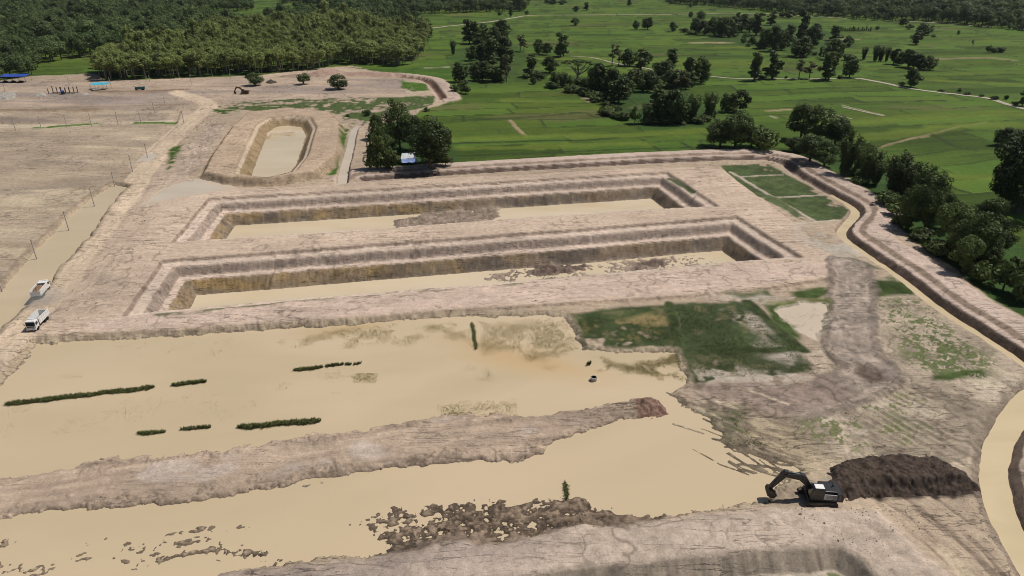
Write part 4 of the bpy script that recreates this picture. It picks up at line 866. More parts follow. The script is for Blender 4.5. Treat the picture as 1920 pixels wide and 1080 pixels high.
# ------------------------------------------------------------------ woods
def scatter(px, z, step, seed, jit=.45, world=None):
    q = PP(px, z) if world is None else np.array(world); rng = np.random.default_rng(seed)
    xs = np.arange(q[:, 0].min(), q[:, 0].max(), step); ys = np.arange(q[:, 1].min(), q[:, 1].max(), step)
    X, Y = np.meshgrid(xs, ys); X, Y = X.ravel(), Y.ravel()
    X = X+rng.uniform(-jit, jit, len(X))*step; Y = Y+rng.uniform(-jit, jit, len(Y))*step
    s = sdf_poly(X, Y, q, 40)
    k = s+(fbm(X, Y, 14, 2, 7)*5) < 0
    return np.stack([X[k], Y[k]], -1)
plan_px = [(182, 152), (330, 145), (480, 139), (600, 130), (640, 118), (765, 125), (800, 95), (806, 78), (770, 64), (640, 50), (520, 55), (420, 62), (330, 84), (240, 108), (190, 128)]
pts = scatter(plan_px, .6, 5.2, 3)
key = pts[:, 1]+np.abs(pts[:, 0]+180)*.05; order = np.argsort(sdf_poly(pts[:, 0], pts[:, 1]-18, PP(plan_px, .6), 60)*-1)
# nearest to the camera in each column of the plantation are the ones that show whole
colx = np.round(pts[:, 0]/5.2).astype(int); rank = np.zeros(len(pts), int)
for c_ in np.unique(colx):
    k = np.nonzero(colx == c_)[0]; rank[k[np.argsort(pts[k, 1])]] = np.arange(len(k))
order = np.argsort(rank+.001*pts[:, 1], kind='stable'); front_i, rest_i = order[:300], order[300:]
for i in front_i:
    x, y = pts[i]; cm, tm, wd, ht = KINDS['plantation'][RNG.integers(4)]
    s = RNG.uniform(1.15, 1.55)
    t = empty('plantation_tree', (x, y, gz(x, y)-.05), RNG.random()*6.28, (s*1.55, s*1.55, s)); link('trunk', tm, None, t); link('crown', cm, None, t)
    tag(t, 'slender pale-trunked yellow-green tree in the front rows of the plantation', 'tree', 'plantation trees')
def wood(name, label, pts, kind, smin, smax, seed):
    src = bpy.data.collections.new(name+'_kinds')
    for cm, tm, wd, ht in KINDS[kind]:
        b = bmesh.new(); b.from_mesh(cm); n0 = len(b.faces); b.from_mesh(tm)
        b.faces.ensure_lookup_table()
        for f in b.faces[n0:]: f.material_index = 1
        m2 = bpy.data.meshes.new('wood_tree'); b.to_mesh(m2); b.free()
        m2.materials.append(cm.materials[0]); m2.materials.append(tm.materials[0])
        src.objects.link(bpy.data.objects.new('wood_tree', m2))
    rng = np.random.default_rng(seed); n = len(pts)
    me = bpy.data.meshes.new(name); me.vertices.add(n)
    z = gz_np(pts[:, 0], pts[:, 1]); me.vertices.foreach_set('co', np.stack([pts[:, 0], pts[:, 1], z-.1], -1).astype(np.float32).ravel())
    big = fbm(pts[:, 0], pts[:, 1], 45, 2, seed)
    a = me.attributes.new('siz', 'FLOAT', 'POINT'); a.data.foreach_set('value', ((smin+(smax-smin)*rng.random(n)**1.5)*(1+.8*big)*np.where(rng.random(n) < .06, 1.35, 1)).astype(np.float32))
    a = me.attributes.new('rot', 'FLOAT', 'POINT'); a.data.foreach_set('value', (rng.random(n)*6.28).astype(np.float32))
    a = me.attributes.new('pick', 'INT', 'POINT'); a.data.foreach_set('value', rng.integers(0, 4, n).astype(np.int32))
    o = link(name, me); o['kind'] = 'stuff'; o['label'] = label; o['category'] = 'wood'
    g = bpy.data.node_groups.new(name+'_nodes', 'GeometryNodeTree')
    g.interface.new_socket('Geometry', in_out='INPUT', socket_type='NodeSocketGeometry'); g.interface.new_socket('Geometry', in_out='OUTPUT', socket_type='NodeSocketGeometry')
    N, L = g.nodes.new, g.links.new
    gi, go = N('NodeGroupInput'), N('NodeGroupOutput'); ip = N('GeometryNodeInstanceOnPoints'); ci_ = N('GeometryNodeCollectionInfo')
    ci_.inputs[0].default_value = src; ci_.inputs['Separate Children'].default_value = True; ci_.inputs['Reset Children'].default_value = True
    def att(nm, ty):
        q = N('GeometryNodeInputNamedAttribute'); q.data_type = ty; q.inputs[0].default_value = nm; return q.outputs[0]
    L(gi.outputs[0], ip.inputs['Points']); L(ci_.outputs[0], ip.inputs['Instance']); ip.inputs['Pick Instance'].default_value = True
    L(att('pick', 'INT'), ip.inputs['Instance Index'])
    cx = N('ShaderNodeCombineXYZ'); L(att('rot', 'FLOAT'), cx.inputs[2]); L(cx.outputs[0], ip.inputs['Rotation'])
    cs = N('ShaderNodeCombineXYZ'); sz_ = att('siz', 'FLOAT')
    for k in range(3): L(sz_, cs.inputs[k])
    L(cs.outputs[0], ip.inputs['Scale']); L(ip.outputs[0], go.inputs[0])
    md = o.modifiers.new('scatter', 'NODES'); md.node_group = g
    return o
wood('plantation', 'yellow-green plantation behind its front rows, trees merging into one canopy', pts[rest_i], 'plantation', 1.2, 1.65, 5)
wl = scatter([(-420, 150), (0, 150), (52, 148), (72, 132), (82, 120), (120, 112), (175, 107), (240, 104), (330, 80), (420, 60), (520, 53), (640, 48), (740, 58), (780, 62), (790, 45), (700, 30), (640, 28), (560, 28), (470, 50), (380, 42), (340, 40), (345, 28), (400, 6), (380, -8), (-500, -12)], .5, 8.2, 21)
wood('west_wood', 'dark mixed wood behind the site camp and plantation', wl, 'wood', .75, 1.75, 22)
wf = np.concatenate([scatter([(528, 8), (560, 6), (640, 22), (700, 28), (780, 28), (880, 24), (985, 22), (990, 8), (970, -4), (600, -12), (520, -6)], .5, 8.5, 31), scatter([(395, 20), (475, 22), (470, 8), (400, 8)], .5, 8.5, 35)])
wood('far_wood', 'dark belt of far trees beyond the paddies left of the gravel road', wf, 'wood', .75, 1.75, 32)
we = scatter([(1250, 8), (1340, 12), (1440, 22), (1520, 30), (1600, 36), (1660, 41), (1720, 38), (1800, 46), (1920, 60), (2150, 82), (2300, 40), (2200, -14), (1250, -14)], .5, 8.5, 41)
wood('east_wood', 'long belt of wood beyond the eastern paddies', we, 'wood', .75, 1.75, 42)

# ordinals counted from a landmark for small sets of look-alikes
ORD = ['nearest', 'second', 'third', 'fourth', 'fifth', 'sixth', 'seventh', 'eighth', 'ninth', 'tenth', 'eleventh', 'twelfth', 'thirteenth', 'fourteenth']
def count_off(cut=14):
    marks = {'of the middle tree line': (P(1082, 149), 'the umbrella tree', 'in the middle tree line'), 'of the far grove': (P(1610, 58), 'the sapling row', 'in the far grove'), 'by the far road': (P(800, 60), 'the plantation', 'by the far road'), 'of the eastern paddies': (P(1610, 58), 'the sapling row', 'in the eastern paddies'),
             'at the west edge': (P(780, 100), 'the plantation', 'at the western paddy edge'), 'in front of the tree line': (P(1380, 276), 'the canal bend clump', 'before the paddy tree line'), 'in the open paddies': (P(780, 100), 'the plantation', 'in open paddies'), 'by the field track': (P(1130, 150), 'the middle tree line', 'beside the field track'),
             'bamboo by the canal': (P(1490, 293), 'the canal corner', 'above the canal bank'), 'thicket over the canal bank': (P(1490, 293), 'the canal corner', 'in the thicket over the canal bank'), 'thicket at the canal corner': (P(1440, 300), 'the canal bend', 'in the canal corner thicket'), 'undergrowth by the canal': (P(1490, 293), 'the canal corner', 'under the canal thicket'), 'clump near the canal bend': (P(1490, 293), 'the canal corner', 'in the paddy clump'), 'row of saplings': (P(1900, 240), 'the very large paddy tree', 'in the planted row'),
             'poles along the ditch': (P(73, 609), 'the empty truck', 'along the flooded ditch'), 'poles across the plain': (P(360, 225), 'the haul road', 'across the bare plain'), 'poles near the camp': (P(190, 165), 'the cyan-roofed shed', 'on bare soil'), 'poles before the plantation': (P(190, 165), 'the cyan-roofed shed', 'before the plantation'), 'heaps under the shelter': (P(120, 175), 'the column frame', 'under the blue tarpaulin')}
    short = {'broadleaf_tree': 'dark rounded tree', 'tall_tree': 'tall ragged tree', 'sparse_tree': 'thin brownish tree', 'bamboo_clump': 'bamboo clump', 'bush': 'low bush', 'thicket_tree': 'leafy thicket tree', 'sapling': 'tiny sapling', 'concrete_pole': 'thin concrete pole', 'stored_heap': 'dark heap', 'umbrella_tree': 'flat umbrella tree'}
    sets = {}
    for o in COL.objects:
        if o.parent is None and o.get('group') and o.get('label'): sets.setdefault((o['group'], o['label']), []).append(o)
    for (g, l), mem in sets.items():
        if not 2 <= len(mem) <= cut: continue
        for k, (pt, mark, where) in marks.items():
            if g.endswith(k):
                nm = mem[0].name.split('.')[0]
                mem.sort(key=lambda o: (o.location.x-pt[0])**2+(o.location.y-pt[1])**2)
                for i, o in enumerate(mem):
                    o['label'] = ('%s nearest %s %s' % (short[nm], mark, where)) if i == 0 else '%s %s from %s %s' % (ORD[i], short[nm], mark, where)
                break
# ------------------------------------------------------------------ built things
class MB:
    def __init__(s): s.b = bmesh.new()
    def box(s, c, d, rot=None, taper=None, bev=0.0):
        x, y, z = d[0]/2, d[1]/2, d[2]/2
        t = taper or (1, 1)
        vs = []
        for sz in (-1, 1):
            for sx, sy in ((-1, -1), (1, -1), (1, 1), (-1, 1)):
                k = t if sz > 0 else (1, 1)
                v = Vector((sx*x*k[0], sy*y*k[1], sz*z))
                if rot: v = rot @ v
                vs.append(s.b.verts.new(v+Vector(c)))
        fs = [(3, 2, 1, 0), (4, 5, 6, 7), (0, 1, 5, 4), (1, 2, 6, 5), (2, 3, 7, 6), (3, 0, 4, 7)]
        fl = [s.b.faces.new([vs[i] for i in f]) for f in fs]
        if bev: bmesh.ops.bevel(s.b, geom=list({e for f in fl for e in f.edges}), offset=bev, segments=2, affect='EDGES', profile=.6)
        return s
    def prism(s, prof, y0, y1):
        """side profile in x,z pushed along y"""
        a = [s.b.verts.new((x, y0, z)) for x, z in prof]; c = [s.b.verts.new((x, y1, z)) for x, z in prof]
        n = len(prof)
        s.b.faces.new(a); s.b.faces.new(c[::-1])
        for i in range(n): s.b.faces.new((a[i], c[i], c[(i+1) % n], a[(i+1) % n]))
        bmesh.ops.recalc_face_normals(s.b, faces=s.b.faces[:]); return s
    def cyl(s, c, r, h, axis='Y', n=18, r2=None):
        m = Matrix.Translation(c)
        if axis == 'Y': m = m @ Matrix.Rotation(R(90), 4, 'X')
        if axis == 'X': m = m @ Matrix.Rotation(R(90), 4, 'Y')
        bmesh.ops.create_cone(s.b, cap_ends=True, segments=n, radius1=r, radius2=r if r2 is None else r2, depth=h, matrix=m); return s
    def rod(s, a, c, r, n=8):
        a, c = Vector(a), Vector(c); d = c-a
        m = Matrix.Translation((a+c)/2) @ d.to_track_quat('Z', 'Y').to_matrix().to_4x4()
        bmesh.ops.create_cone(s.b, cap_ends=True, segments=n, radius1=r, radius2=r, depth=d.length, matrix=m); return s
    def build(s, name, m, parent=None, bev=0.0):
        if bev: bmesh.ops.bevel(s.b, geom=s.b.edges[:], offset=bev, segments=1, affect='EDGES')
        me = bpy.data.meshes.new(name); s.b.to_mesh(me); s.b.free(); me.materials.append(m)
        return link(name, me, None, parent)
M_WHITE = mat('truck_white_paint', (.72, .72, .70), .35, spec=.5, var=.12, vscale=1.5)
M_BEDG = mat('worn_bed_steel', (.27, .27, .26), .6, var=.3, vscale=1.2)
M_GLASS = mat('dark_glass', (.012, .015, .02), .08, spec=.6)
M_BLACK = mat('black_paint', (.016, .017, .020), .35, spec=.5, var=.25, vscale=2)
M_RUBBER = mat('rubber', (.02, .019, .018), .85, var=.3, vscale=4)
M_STEELD = mat('dirty_steel', (.06, .052, .045), .6, var=.35, vscale=3)
M_MUDST = mat('muddy_steel', (.11, .085, .065), .8, var=.35, vscale=3)
M_RIM = mat('rim_grey', (.25, .24, .22), .6, var=.2)
M_LAMP = mat('lamp_lens', (.75, .74, .68), .15, spec=.6)
M_LOAD = mat('loaded_earth', (.20, .125, .075), .95, var=.4, vscale=2.5, bump=.6)
M_PANEL = mat('pale_grey_panel', (.52, .53, .53), .45, var=.15, vscale=2)
M_CONC = mat('weathered_concrete', (.42, .40, .36), .9, var=.2, vscale=1.5)
M_CLOD = mat('dark_clods', (.060, .043, .033), .95, var=.5, vscale=1.7, bump=.6)
def lumpy(name, m, parent, lx, ly, h, z0, seed, n=(16, 10)):
    """a heaped load: rounded mound with an uneven skin"""
    u, v = np.meshgrid(np.linspace(-1, 1, n[0]), np.linspace(-1, 1, n[1]))
    e = np.clip((1-np.abs(u)**3)*(1-np.abs(v)**3), 0, 1)
    z = z0+h*e**.6*(1+.7*fbm(u*lx+seed*9.0, v*ly, .9, 3, seed))
    V = np.stack([u*lx/2, v*ly/2, z], -1).reshape(-1, 3); i = np.arange(n[0]*n[1]).reshape(n[1], n[0])
    f = np.stack([i[:-1, :-1], i[:-1, 1:], i[1:, 1:], i[1:, :-1]], -1).reshape(-1)
    me = mesh_np(name, V, f, 4); me.materials.append(m); return link(name, me, None, parent)
def dump_truck(loc, rz, label, paint, load=True, name='dump_truck', sc=1.0, bedm=None):
    t = empty(name, loc, rz, (sc, sc, sc)); tag(t, label, 'truck')
    bedm = bedm or M_BEDG
    MB().box((-.4, .38, .78), (7.0, .16, .26)).box((-.4, -.38, .78), (7.0, .16, .26)).box((-3.7, 0, .78), (.2, .9, .26)).box((.6, 0, .78), (.2, .6, .2)).build('chassis', M_STEELD, t)
    cab = MB().prism([(1.95, .75), (3.72, .75), (3.80, 1.25), (3.78, 1.62), (3.55, 2.62), (3.30, 2.78), (2.10, 2.78), (1.95, 2.62)], -1.2, 1.2).build('cab', paint, t, .04)
    rw = Matrix.Rotation(math.atan2(-.23, 1.0), 3, 'Y')
    MB().box((3.685, 0, 2.10), (.05, 2.16, .88), rw).build('windscreen', M_GLASS, cab)
    for s in (-1, 1):
        MB().prism([(2.35, 1.72), (3.50, 1.72), (3.36, 2.48), (2.35, 2.48)], s*1.205, s*1.235).build('side_window', M_GLASS, cab)
        MB().prism([(2.30, .95), (3.42, .95), (3.42, 1.66), (2.30, 1.66)], s*1.204, s*1.222).build('door_panel', paint, cab)
        mr = MB().box((3.72, s*1.45, 2.05), (.09, .2, .5)).rod((3.60, s*1.18, 2.35), (3.72, s*1.45, 2.3), .02).build('mirror', M_BLACK, t)
        MB().box((3.83, s*.86, 1.0), (.06, .4, .2), bev=.02).build('headlight', M_LAMP, t)
    MB().box((3.83, 0, 1.38), (.05, 1.7, .3)).box((3.86, 0, 1.28), (.03, 1.7, .03)).box((3.86, 0, 1.46), (.03, 1.7, .03)).build('grille', M_BLACK, t)
    MB().box((3.80, 0, .68), (.28, 2.4, .34), bev=.04).build('bumper', paint, t)
    MB().box((3.42, 0, 2.86), (.5, 2.2, .07)).build('sun_visor', paint, t)
    MB().box((.9, -.85, .75), (1.1, .5, .5), bev=.06).build('fuel_tank', M_STEELD, t)
    # open tipping body: floor, four walls, ribs
    x0, x1, wz, zt = -3.95, 1.65, 1.22, 2.72
    bed = MB().box(((x0+x1)/2, 0, 1.14), (x1-x0, 2.44, .12)).box((x1-.05, 0, (wz+zt)/2), (.1, 2.44, zt-wz-.01)).build('dump_body', bedm, t)
    for s in (-1, 1):
        MB().box(((x0+x1)/2-.02, s*1.26, (1.08+zt)/2), (x1-x0, .08, zt-1.08)).build('side_wall', paint, bed)
        for k in range(5): MB().box((x0+.5+k*1.15, s*1.325, (1.1+zt)/2), (.1, .05, zt-1.16)).build('rib', paint, bed)
        MB().box(((x0+x1)/2, s*1.27, zt+.045), (x1-x0+.02, .16, .09)).build('top_rail', paint, bed)
    MB().box((x0-.04, 0, 1.85), (.08, 2.6, 1.34)).build('tailgate', paint, bed)
    MB().box((x1+.03, 0, zt+.02), (.3, 2.6, .18)).build('headboard', paint, bed)
    if load:
        l = lumpy('load', M_LOAD, t, 5.2, 2.36, 1.15, 1.75, 4); l.location = (-1.2, 0, 0)
    def wheel(x, y, wd=.3):
        wh = MB().cyl((x, y, .52), .24, wd*.9).build('wheel', M_STEELD, t)
        ty = bmesh.new()
        bmesh.ops.create_cone(ty, cap_ends=False, segments=22, radius1=.52, radius2=.52, depth=wd, matrix=Matrix.Translation((x, y, .52)) @ Matrix.Rotation(R(90), 4, 'X'))
        bmesh.ops.create_cone(ty, cap_ends=False, segments=22, radius1=.30, radius2=.30, depth=wd, matrix=Matrix.Translation((x, y, .52)) @ Matrix.Rotation(R(90), 4, 'X'))
        ty.verts.ensure_lookup_table(); bmesh.ops.bridge_loops(ty, edges=[e for e in ty.edges if len(e.link_faces) == 1 and e.verts[0].co.y > y and e.verts[1].co.y > y])
        bmesh.ops.bridge_loops(ty, edges=[e for e in ty.edges if len(e.link_faces) == 1 and e.verts[0].co.y < y and e.verts[1].co.y < y])
        me = bpy.data.meshes.new('tyre'); ty.to_mesh(me); ty.free(); me.materials.append(M_RUBBER); link('tyre', me, None, wh)
        MB().cyl((x, y, .52), .29, wd*.7).build('rim', M_RIM, wh)
    for s in (-1, 1):
        wheel(2.75, s*1.05)
        for x in (-1.55, -2.85): wheel(x, s*.92, .55)
    return t
def heading(a, b, z): 
    p, q = on(*a, z), on(*b, z); return math.atan2(q[1]-p[1], q[0]-p[0])
tq = on(73, 609, PLZ); hd = heading((90, 601), (77, 614), PLZ)
dump_truck(tq, hd, 'white dump truck with empty grey bed driving down the dusty haul road', M_WHITE, False, sc=.72)
tq2 = on(79, 551, PLZ); hd2 = heading((79, 556), (97, 533), PLZ)
dump_truck(tq2, hd2, 'white dump truck loaded with brown earth trailing dust beside the ditch', M_WHITE, True, sc=.72)
def excavator(loc, rz, label, body, panel, sc=1.0, roofm=None, name='excavator', swing=0.0, mud=None):
    t = empty(name, loc, rz, (sc, sc, sc)); tag(t, label, 'excavator')
    mud = mud or M_MUDST
    for s in (-1, 1):
        pr = [(2.15, .42), (2.02, .72), (1.7, .88), (-1.7, .88), (-2.02, .72), (-2.15, .42), (-1.95, .12), (-1.6, 0), (1.6, 0), (1.95, .12)]
        tr = MB().prism(pr, s*1.05, s*1.55).build('track', mud, t)
        for k in range(17):
            MB().box((-1.62+k*.2025, s*1.3, .905), (.12, .6, .06)).build('track_shoe', mud, tr)
        for x in (-1.75, 1.75): MB().cyl((x, s*1.3, .45), .3, .56).build('sprocket', M_STEELD, tr)
    MB().box((0, 0, .62), (2.2, 2.1, .45), bev=.05).cyl((0, 0, .95), .75, .25, 'Z').build('undercarriage', mud, t)
    up = empty('upper_structure', (0, 0, 0), swing); up.parent = t
    MB().box((-.55, 0, 1.16), (4.3, 2.6, .24), bev=.03).build('deck', body, up)
    MB().prism([(-2.75, 1.28), (-1.9, 1.28), (-1.9, 2.25), (-2.45, 2.25), (-2.75, 2.0)], -1.3, 1.3).build('counterweight', body, up)
    MB().box((-1.0, -.72, 1.72), (1.8, 1.1, .88), bev=.05).box((.62, -.95, 1.55), (1.3, .6, .55), bev=.05).build('engine_housing', body, up)
    MB().box((-1.05, .35, 1.78), (1.7, 1.0, .98), bev=.05).build('engine_hood', body, up)
    MB().box((-1.3, 1.27, 1.72), (2.1, .06, .78)).build('side_panel', panel, up)
    for k in range(4): MB().box((-1.3, 1.308, 1.48+.16*k), (1.5, .02, .06)).build('vent_slat', M_STEELD, up)
    MB().box((-1.3, -1.27, 1.72), (2.1, .06, .78)).build('side_panel', panel, up)
    MB().cyl((-1.6, -.2, 2.42), .08, .5, 'Z').build('exhaust', M_STEELD, up)
    MB().rod((-.1, -1.2, 1.9), (-.1, -1.2, 2.4), .02).rod((-1.8, -1.2, 2.2), (-1.8, -1.2, 2.55), .02).rod((-.1, -1.2, 2.4), (-1.8, -1.2, 2.55), .02).build('handrail', M_PANEL, up)
    cab = MB().prism([(-.28, 1.28), (1.42, 1.28), (1.5, 1.7), (1.22, 2.86), (.98, 2.98), (-.2, 2.98), (-.28, 2.9)], .34, 1.3).build('cab', body, up)
    MB().box((.42, .82, 3.01), (1.15, .86, .07), bev=.02).build('cab_roof_panel', roofm or M_WHITE, cab)
    MB().prism([(.05, 1.95), (1.30, 1.95), (1.08, 2.82), (.05, 2.82)], 1.302, 1.325).build('side_window', M_GLASS, cab)
    MB().box((1.375, .82, 2.25), (.04, .8, 1.05), Matrix.Rotation(math.atan2(-.27, 1.15), 3, 'Y')).build('windscreen', M_GLASS, cab)
    # boom, arm, bucket
    yb = -.12
    boom = MB().prism([(.35, 1.35), (.75, 1.35), (2.75, 3.22), (4.75, 3.62), (4.8, 4.0), (2.6, 4.1), (2.0, 3.82)], yb-.30, yb+.30).build('boom', body, up)
    for s in (-1, 1): MB().rod((.95, yb+s*.36, 1.45), (1.75, yb+s*.36, 2.35), .10).rod((1.7, yb+s*.36, 2.3), (2.45, yb+s*.36, 3.45), .055).build('boom_cylinder', M_STEELD, up)
    arm = MB().prism([(4.25, 4.4), (4.72, 4.46), (5.2, 3.85), (6.40, 1.5), (6.05, 1.36), (4.5, 3.5)], yb-.25, yb+.25).build('arm', body, up)
    MB().rod((2.9, yb, 4.05), (3.9, yb, 4.25), .095).rod((3.8, yb, 4.23), (4.45, yb, 4.3), .05).build('arm_cylinder', M_RIM, up)
    MB().rod((4.95, yb, 4.05), (5.6, yb, 3.2), .08).rod((5.55, yb, 3.25), (6.25, yb, 2.1), .045).build('bucket_cylinder', M_RIM, up)
    bk = MB()
    prof = [(6.42, 1.55), (6.62, 1.1), (6.5, .55), (6.05, .22), (5.55, .18), (5.35, .5)]
    th = [(p_[0]-.07*(1 if p_[0] > 6 else .3), p_[1]+.06) for p_ in prof]
    ring = prof+th[::-1]
    bk.prism(ring, yb-.55, yb+.55)
    side = [(6.42, 1.55), (6.62, 1.1), (6.5, .55), (6.05, .22), (5.55, .18), (5.35, .5), (5.95, 1.4)]
    bk.prism(side, yb-.6, yb-.55).prism(side, yb+.55, yb+.6)
    b_ = bk.build('bucket', mud, up)
    for k in range(5): MB().box((5.28, yb-.48+k*.24, .58), (.12, .1, .26), Matrix.Rotation(-.5, 3, 'Y'), (.4, .5)).build('tooth', M_STEELD, up)
    MB().box((6.0, yb, 1.75), (.35, .3, .3), Matrix.Rotation(.5, 3, 'Y')).build('bucket_link', M_STEELD, up)
    # children of the turning frame belong to the machine itself
    for c in list(up.children):
        m4 = Matrix.Rotation(swing, 4, 'Z'); c.parent = t; c.matrix_local = m4
    bpy.data.objects.remove(up)
    return t
eq = on(1531, 937, .6)
excavator((eq[0], eq[1], eq[2]-.05), R(180), 'black excavator with white cab roof digging at the flood edge by a dark soil heap', M_BLACK, M_PANEL, 1.0, swing=R(-6))
M_RUST = mat('rust_brown_paint', (.13, .07, .04), .6, var=.3)
fq = on(459, 176, .8)
excavator((fq[0], fq[1], fq[2]-.05), R(178), 'small rusty brown excavator on bare soil near the lone trees', M_RUST, M_RUST, .85, roofm=M_RUST)
# --- heaps
def heap(name, px, z, hgt, crest, m, label, cat, seed, step=.3, rough=.5, clip=None):
    q = PP(px, z); x = np.arange(q[:, 0].min()-1.5, q[:, 0].max()+1.5, step); y = np.arange(q[:, 1].min()-1.5, q[:, 1].max()+1.5, step)
    X, Y = np.meshgrid(x, y); sh = X.shape; X, Y = X.ravel(), Y.ravel()
    s = -sdf_poly(X+fbm(X, Y, 2, 2, seed)*1.2, Y+fbm(X, Y, 2, 2, seed+5)*1.2, q, 6)
    prof = np.interp(s, [-1.5, 0, crest, crest*2.2, 30], [-.6, 0, hgt*.85, hgt, hgt*1.05])
    zz = gz_np(X, Y)+prof+(s > -.3)*(fbm(X, Y, 1.0, 3, seed+3)*rough+np.abs(fbm(X, Y, .55, 3, seed+9, .65))*rough*.9)
    cx, cy = X.mean(), Y.mean(); cz = float(zz[s > 0].min()) if (s > 0).any() else 0
    V = np.stack([X-cx, Y-cy, zz-cz], -1); i = np.arange(len(X)).reshape(sh)
    f = np.stack([i[:-1, :-1], i[:-1, 1:], i[1:, 1:], i[1:, :-1]], -1).reshape(-1, 4)
    f = f[(s[f] > -1.0).all(1)]
    used = np.unique(f); mp = np.zeros(len(V), int); mp[used] = np.arange(len(used))
    me = mesh_np(name, V[used], mp[f], 4, True); me.materials.append(m)
    o = link(name, me, None, None, (cx, cy, cz)); tag(o, label, cat); return o
heap('soil_heap', [(1548, 912), (1550, 885), (1580, 868), (1640, 855), (1700, 855), (1760, 864), (1800, 884), (1825, 903), (1845, 913), (1800, 919), (1700, 921), (1640, 926), (1600, 936), (1565, 938)], .6, 1.0, 1.1, M_CLOD, 'long dark heap of freshly dug clods behind the black excavator', 'soil heap', 3, .15, 1.0)
M_GMUD = mat('grey_mud', (.20, .17, .14), .95, var=.4, vscale=2, bump=.5)
heap('mud_heap', [(332, 800), (350, 796), (380, 795), (398, 802), (380, 808), (350, 809)], 0, .5, .8, M_GMUD, 'small grey mud heap standing in the shallow flood', 'mud heap', 14, .25, .5)
heap('brush_heap', [(497, 155), (505, 151), (515, 151), (518, 155), (508, 157)], .7, 1.0, 1.5, mat('brushwood', (.06, .045, .035), .95, var=.4), 'low dark brushwood heap between lone trees on bare soil', 'brush heap', 19, .5, .8)
heap('clod_heap', [(560, 908), (600, 898), (640, 893), (640, 897), (610, 905), (575, 912)], .3, .35, .5, M_GMUD, 'dark clods slumping off the earth tongue into floodwater', 'mud heap', 23, .25, .6)
heap('clod_heap', [(1196, 745), (1225, 744), (1248, 760), (1252, 772), (1225, 780), (1200, 775)], .6, .7, 1.0, mat('red_clods', (.20, .125, .095), .95, var=.45, vscale=2, bump=.6), 'reddish clods tipped at the end of the earth tongue', 'clod heap', 27, .22, .9)
# --- concrete poles
def pole(bx, by, tx, ty, label, group):
    q = on(bx, by, .6); h = max(height_at(bx, by, ty, q[2]), 3)
    p = empty('concrete_pole', (q[0], q[1], q[2]-.3))
    MB().box((0, 0, h/2), (.22, .22, h+.3), taper=(.62, .62)).build('post', M_CONC, p)
    MB().box((0, 0, h-.35), (.24, .24, .08)).rod((.08, 0, h-.35), (.3, 0, h-.25), .025, 6).build('bracket', M_STEELD, p)
    tag(p, label, 'pole', group)
for a in ((5, 548, 1, 516), (70, 488, 62, 447), (130, 434, 123, 394), (178, 389, 172, 352), (216, 351, 211, 320), (249, 322, 245, 289), (277, 296, 274, 268)): pole(*a, 'thin concrete pole standing along the flooded ditch by the haul road', 'poles along the ditch')
for a in ((29.5, 244.5, 26, 220), (78, 242, 74, 217), (126, 239, 123, 214), (172, 236, 170, 212), (222, 234, 218, 208), (265, 232, 263, 210), (345, 231, 342, 207), (-18, 247, -20, 222)): pole(*a, 'thin concrete pole in the row crossing the bare left plain', 'poles across the plain')
for a in ((290, 212, 287, 192), (310, 197, 308, 181), (10, 172, 10, 156), (130, 160, 129, 142)): pole(*a, 'thin concrete pole near the camp on bare soil', 'poles near the camp')
for a in ((206, 155, 205, 144), (281, 153, 279, 140), (359, 158, 356, 139), (432, 149, 431, 136)): pole(*a, 'thin pale pole against the front of the plantation', 'poles before the plantation')
# --- camp
M_BLUE = mat('blue_tarp', (.03, .07, .34), .5, var=.25, vscale=.6); M_CYAN = mat('cyan_roof', (.07, .42, .55), .45, var=.2, vscale=.5); M_TIMB = mat('timber', (.16, .11, .07), .9, var=.3)
M_WTARP = mat('pale_tarp', (.55, .57, .60), .5, var=.2, vscale=.7); M_TEAL = mat('teal_paint', (.05, .18, .20), .4, var=.2)
def sheet_roof(name, pts, m, parent, sag=.25, n=10, seed=1):
    """cloth or metal sheet between four corners, with thickness and sag"""
    a, b, c, d = [np.array(q, float) for q in pts]; V = []
    for i in range(n+1):
        for j in range(n+1):
            u, v = i/n, j/n; p = (a*(1-u)+b*u)*(1-v)+(d*(1-u)+c*u)*v
            p[2] -= sag*4*u*(1-u)*4*v*(1-v)*.25-.12*float(fbm(np.array([u*6.0+seed]), np.array([v*6.0]), 1.3, 2, seed)[0])*sag*4
            V.append(p)
    V = np.array(V); N2 = len(V); V = np.concatenate([V, V-np.array((0, 0, .06))]); f = []
    for i in range(n):
        for j in range(n):
            k = i*(n+1)+j; f.append([k, k+n+1, k+n+2, k+1]); f.append([N2+k, N2+k+1, N2+k+n+2, N2+k+n+1])
    me = mesh_np(name, V, np.array(f), 4); me.materials.append(m); return link(name, me, None, parent)
def shelter(px, py, L_, D_, H_, m, label, name, rz=0.0, seed=1, posts=4, sag=.4):
    q = on(px, py, .8); t = empty(name, (q[0], q[1], q[2]-.05), rz); tag(t, label, 'shelter')
    sheet_roof('roof', [(-L_/2, -D_/2, H_*.82), (L_/2, -D_/2, H_*.86), (L_/2, D_/2, H_), (-L_/2, D_/2, H_)], m, t, sag, 10, seed)
    for k in range(posts):
        x = -L_/2+.2+(L_-.4)*k/(posts-1)
        for y, hh in ((-D_/2+.1, H_*.86), (D_/2-.1, H_)): MB().rod((x, y, -.2), (x, y, hh), .06, 6).build('post', M_TIMB, t)
    return t
shelter(31, 154, 14.5, 6, 4.2, M_BLUE, 'long blue tarpaulin shelter at the wood edge with dark heaps below', 'tarpaulin_shelter', .03, 3, 5)
